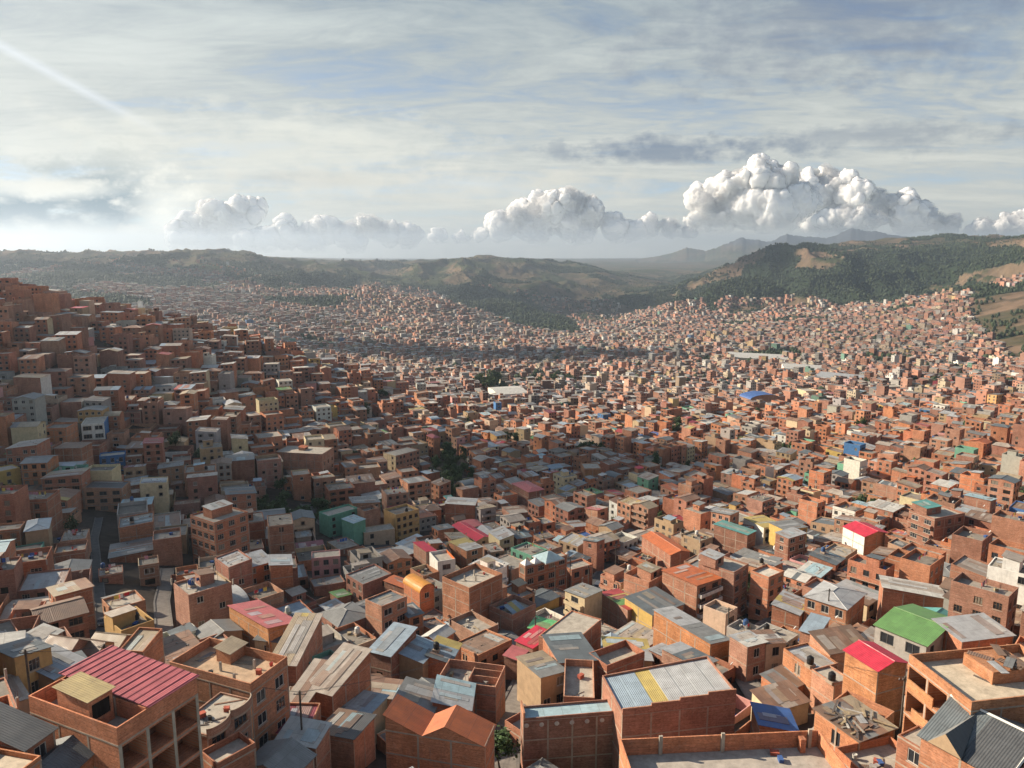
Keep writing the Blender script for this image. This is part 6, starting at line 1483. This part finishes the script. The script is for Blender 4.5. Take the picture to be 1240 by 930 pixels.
# ------------------------------------------------------------------ cumulus: real bodies far outside the haze
def cloud_mat():
    m = bpy.data.materials.new("cloud"); m.use_nodes = True; n = m.node_tree
    for q in list(n.nodes): n.nodes.remove(q)
    o = nd(n, "ShaderNodeOutputMaterial"); mx = nd(n, "ShaderNodeBsdfPrincipled"); mx.inputs["Base Color"].default_value = (.985, .985, .985, 1); mx.inputs["Roughness"].default_value = 1.0
    mx.inputs["Specular IOR Level"].default_value = 0.0; mx.subsurface_method = 'RANDOM_WALK'; mx.inputs["Subsurface Weight"].default_value = 1.0; mx.inputs["Subsurface Radius"].default_value = (1, 1, 1); mx.inputs["Subsurface Scale"].default_value = 420.0
    tr = nd(n, "ShaderNodeBsdfTransparent"); m2 = nd(n, "ShaderNodeMixShader")
    at = nd(n, "ShaderNodeAttribute", attribute_name="fade"); lw = nd(n, "ShaderNodeLayerWeight"); lw.inputs[0].default_value = .5
    edge = mapr(n, lw.outputs["Facing"], .5, 1.0, 0, .97)
    geo = nd(n, "ShaderNodeNewGeometry").outputs["Position"]; nz = noise(n, geo, 0.0009, 5, .6)
    fd = mathn(n, 'ADD', at.outputs["Fac"], mathn(n, 'MULTIPLY', mathn(n, 'SUBTRACT', nz, .5), .5))
    al = mathn(n, 'MULTIPLY', mapr(n, fd, .05, .55, 0, 1), mathn(n, 'SUBTRACT', 1.0, edge))
    lk(n, al, m2.inputs[0]); lk(n, tr.outputs[0], m2.inputs[1]); lk(n, mx.outputs[0], m2.inputs[2]); lk(n, m2.outputs[0], o.inputs[0]); return m
CM = cloud_mat()
VM = bpy.data.materials.new("vapour"); VM.use_nodes = True; _n = VM.node_tree
for q in list(_n.nodes): _n.nodes.remove(q)
_o = nd(_n, "ShaderNodeOutputMaterial"); _v = nd(_n, "ShaderNodeVolumePrincipled"); _v.inputs["Density"].default_value = .0022; _v.inputs["Color"].default_value = (.97, .97, .98, 1); _v.inputs["Anisotropy"].default_value = .2
lk(_n, _v.outputs[0], _o.inputs["Volume"])
def noise3(p, s, seed):
    q = p / s; i = np.floor(q).astype(np.int64); f = q - i; f = f * f * (3 - 2 * f)
    def h(a, b, c): return _h(a * 7919 + c * 104729, b + c * 31, seed)
    r_ = 0
    for dz in (0, 1):
        wz = f[:, 2] if dz else 1 - f[:, 2]
        for dy in (0, 1):
            wy = f[:, 1] if dy else 1 - f[:, 1]
            for dx in (0, 1):
                wx = f[:, 0] if dx else 1 - f[:, 0]; r_ = r_ + wx * wy * wz * h(i[:, 0] + dx, i[:, 1] + dy, i[:, 2] + dz)
    return r_
def cumulus(name, label, lobes, D_, seed, base_fade=True, vox=None, group="cumulus clouds over the horizon"):
    """lobes: (image column, image row, radius in image pixels) at distance D -> metres; grown, joined and billowed"""
    D = D_ * .8; r = np.random.default_rng(seed); S = []
    for (px, py, rp) in lobes:
        v = ray(px, py); t = D / math.hypot(v[0], v[1]); c = np.array(v) * t; R0 = rp / F * D
        S.append((c + np.array((0, r.uniform(-.5, .5) * R0, 0)), R0))
        for _ in range(13):
            u = r.normal(size=3); u[2] = abs(u[2]) * .9 - .15; u /= np.linalg.norm(u); rr = R0 * r.uniform(.30, .62); S.append((c + u * R0 * .86, rr))
            for __ in range(3):
                w = r.normal(size=3) * .8 + u; w /= np.linalg.norm(w); S.append((c + u * R0 * .86 + w * rr * .85, rr * r.uniform(.3, .5)))
    v, f = ico(3); VV = []; FF = []; k = 0
    v2, f2 = ico(2)
    for i, (c, q) in enumerate(S):
        a, b = (v, f) if q > 150 * D / 36000 * 3 else (v2, f2)
        VV.append(a * q + c); FF.append(b + k); k += len(a)
    V = np.concatenate(VV); Fa = np.concatenate(FF); me = bpy.data.meshes.new(name)
    me.vertices.add(len(V)); me.vertices.foreach_set("co", V.ravel().astype(np.float32)); me.loops.add(Fa.size); me.loops.foreach_set("vertex_index", Fa.ravel().astype(np.int32))
    me.polygons.add(len(Fa)); me.polygons.foreach_set("loop_start", (np.arange(len(Fa)) * 3).astype(np.int32)); me.update(calc_edges=True)
    ob = bpy.data.objects.new(name, me); COL.objects.link(ob)
    md = ob.modifiers.new("r", 'REMESH'); md.mode = 'VOXEL'; md.voxel_size = vox or (1.35 / F * D); md.use_smooth_shade = True
    dg = bpy.context.evaluated_depsgraph_get(); m2 = bpy.data.meshes.new_from_object(ob.evaluated_get(dg)); ob.modifiers.clear(); ob.data = m2; bpy.data.meshes.remove(me)
    P = np.zeros(len(m2.vertices) * 3, np.float32); m2.vertices.foreach_get("co", P); P = P.reshape(-1, 3).astype(float)
    Nn = np.zeros(len(m2.vertices) * 3, np.float32); m2.vertices.foreach_get("normal", Nn); Nn = Nn.reshape(-1, 3)
    u = D / F
    dsp = ((1 - np.abs(2 * noise3(P, 9 * u, 3) - 1)) - .5) * 4.2 * u + ((1 - np.abs(2 * noise3(P, 4.5 * u, 5) - 1)) - .5) * 2.4 * u + (noise3(P, 2 * u, 8) - .5) * 2.4 * u + (noise3(P, 26 * u, 9) - .5) * 12 * u
    P2 = P + Nn * dsp[:, None]; m2.vertices.foreach_set("co", P2.ravel().astype(np.float32))
    z0, z1 = np.percentile(P2[:, 2], 1), np.percentile(P2[:, 2], 99)
    fd = np.ones(len(P2)) if not base_fade else np.clip((P2[:, 2] - z0) / (z1 - z0) * 1.9 + .0, 0, 1)
    at = m2.attributes.new("fade", 'FLOAT', 'POINT'); at.data.foreach_set("value", fd.astype(np.float32)); m2.materials.clear(); m2.materials.append(CM)
    m2.polygons.foreach_set("use_smooth", np.ones(len(m2.polygons), bool)); m2.update()
    # a thin veil of vapour round the body softens its outline
    lump = (noise3(P, 16 * u, 12) - .35) * 7 * u + (noise3(P, 6 * u, 13) - .5) * 3 * u
    H_ = P + Nn * ((np.maximum(lump, -u) + 1.2 * u) * np.clip(fd * 1.6 - .25, 0, 1) - 14 * u * np.clip(.5 - fd, 0, 1))[:, None]
    m3 = m2.copy(); m3.name = "vapour_veil"; m3.vertices.foreach_set("co", H_.ravel().astype(np.float32)); m3.materials.clear(); m3.materials.append(VM)
    m3.update(); link("vapour_veil", m3, ob); tag(ob, label, "cloud", group); return ob
cumulus("cumulus_cloud", "tallest white cumulus cloud towering over the far right mountains",
  [(856,250,17),(882,240,20),(912,222,20),(938,226,19),(905,250,24),(870,264,18),(935,258,25),(962,246,20),(845,268,12)], 38000, 1)
cumulus("cumulus_cloud", "grey-backed cumulus trailing to the right of the tallest one",
  [(985,240,21),(1010,230,18),(1035,244,20),(1062,254,17),(1000,266,20),(1092,262,15),(1040,274,16),(1122,266,13),(1152,274,11),(1185,278,10),(1215,276,12),(1245,272,14),(1275,276,14)], 42000, 2)
cumulus("cumulus_cloud", "cauliflower-headed white cumulus in the middle of the horizon",
  [(608,276,15),(636,264,18),(660,254,18),(688,248,18),(712,260,18),(650,280,18),(700,282,18),(742,276,13),(686,266,20),(770,284,9)], 40000, 3)
cumulus("cumulus_cloud", "long low bank of small cumulus left of the middle",
  [(300,296,10),(325,290,13),(345,285,13),(368,288,12),(395,278,14),(418,285,13),(447,274,12),(470,284,12),(495,288,12),(430,296,12),(380,298,12)], 39000, 4)
cumulus("cumulus_cloud", "backlit cumulus heap above the left-hand ridge",
  [(225,292,14),(240,280,16),(262,268,18),(285,275,18),(300,262,14),(255,292,16)], 41000, 5)
cumulus("cumulus_cloud", "small white cumulus tuft in front of the grey-backed one",
  [(1000,268,9),(1018,262,10),(1040,266,10),(1060,268,8),(1028,272,9)], 37000, 6)
cumulus("cumulus_cloud", "small bright cumulus strip between the two tallest clouds",
  [(760,280,9),(785,276,10),(810,275,9),(835,280,8),(745,285,8),(560,290,8),(580,287,8),(530,290,8)], 40500, 8)
# clouds added out of frame on the sun path to shade parts of the town
def add_shade_cloud(label, x, y, rx, ry, alt, seed, soft=.5):
    t = (alt - (-80)) / sd[2]; cx, cy, cz = x + sd[0] * t, y + sd[1] * t, alt
    v, f = ico(4); r_ = np.random.default_rng(seed)
    ln = 1 + (noise3(v + seed * 3.3, .55, seed) - .5) * .9 + (noise3(v + seed, .25, seed + 1) - .5) * .45
    V = v * ln[:, None] * np.array((rx, ry, min(rx, ry) * .35)) + np.array((cx, cy, cz))
    me = bpy.data.meshes.new("added_shade_cloud"); me.from_pydata(V.tolist(), [], f.tolist()); me.materials.append(CM)
    at = me.attributes.new("fade", 'FLOAT', 'POINT'); at.data.foreach_set("value", np.ones(len(V), np.float32)); me.polygons.foreach_set("use_smooth", np.ones(len(f), bool))
    tag(link("added_shade_cloud", me), label, "cloud", "unseen clouds added to cast shade from the left")
    return cx, cy, cz
SH = [
 ("added unseen cloud shading the lower left slope", -150, 262, 112, 82, 2600),
 ("small added unseen cloud shading the foot of the left spur", -35, 455, 75, 105, 2500),
 ("ragged added unseen cloud shading the left middle of the valley", -260, 1500, 330, 170, 3600),
 ("added unseen cloud shading the wooded right-hand mountain", 1350, 3850, 300, 240, 6200),
 ("added unseen cloud shading the middle ridge", -50, 3900, 500, 300, 6400),
 ("added unseen cloud shading the left ridge", -2000, 3300, 700, 320, 5200),
]
for i, (lb, x, y, rx, ry, alt) in enumerate(SH): add_shade_cloud(lb, x, y, rx, ry, alt, 20 + i)
# ------------------------------------------------------------------ air
def haze(dens=7.4e-5):
    g = G(); X = 24500.0
    P = [(-X, -300, -420), (X, -300, -420), (X, 24500, -420), (-X, 24500, -420)]
    T = [(a, b, 400.0) for a, b, c in P]
    me = bpy.data.meshes.new("haze"); me.from_pydata(P + T, [], [(3, 2, 1, 0), (4, 5, 6, 7), (0, 1, 5, 4), (1, 2, 6, 5), (2, 3, 7, 6), (3, 0, 4, 7)])
    m = bpy.data.materials.new("haze"); m.use_nodes = True; n = m.node_tree
    for q in list(n.nodes): n.nodes.remove(q)
    o = nd(n, "ShaderNodeOutputMaterial"); v = nd(n, "ShaderNodeVolumePrincipled"); v.inputs["Density"].default_value = dens; v.inputs["Color"].default_value = (.68, .82, 1.0, 1); v.inputs["Anisotropy"].default_value = .5
    lk(n, v.outputs[0], o.inputs["Volume"]); me.materials.append(m); tag(link("haze", me), kind="stuff")
haze()
# ------------------------------------------------------------------ render settings
sc.view_settings.view_transform = 'Standard'; sc.view_settings.look = 'None'; sc.view_settings.gamma = 1.0; sc.view_settings.exposure = 1.05
sc.render.engine = 'CYCLES'; cy = sc.cycles; cy.use_denoising = True; cy.denoiser = 'OPENIMAGEDENOISE'; cy.denoising_input_passes = 'RGB_ALBEDO_NORMAL'
cy.max_bounces = 5; cy.diffuse_bounces = 2; cy.glossy_bounces = 2; cy.transparent_max_bounces = 16; cy.volume_bounces = 0; cy.transmission_bounces = 2
cy.use_adaptive_sampling = True; cy.adaptive_threshold = 0.02; cy.sample_clamp_indirect = 4.0; cy.caustics_reflective = False; cy.caustics_refractive = False
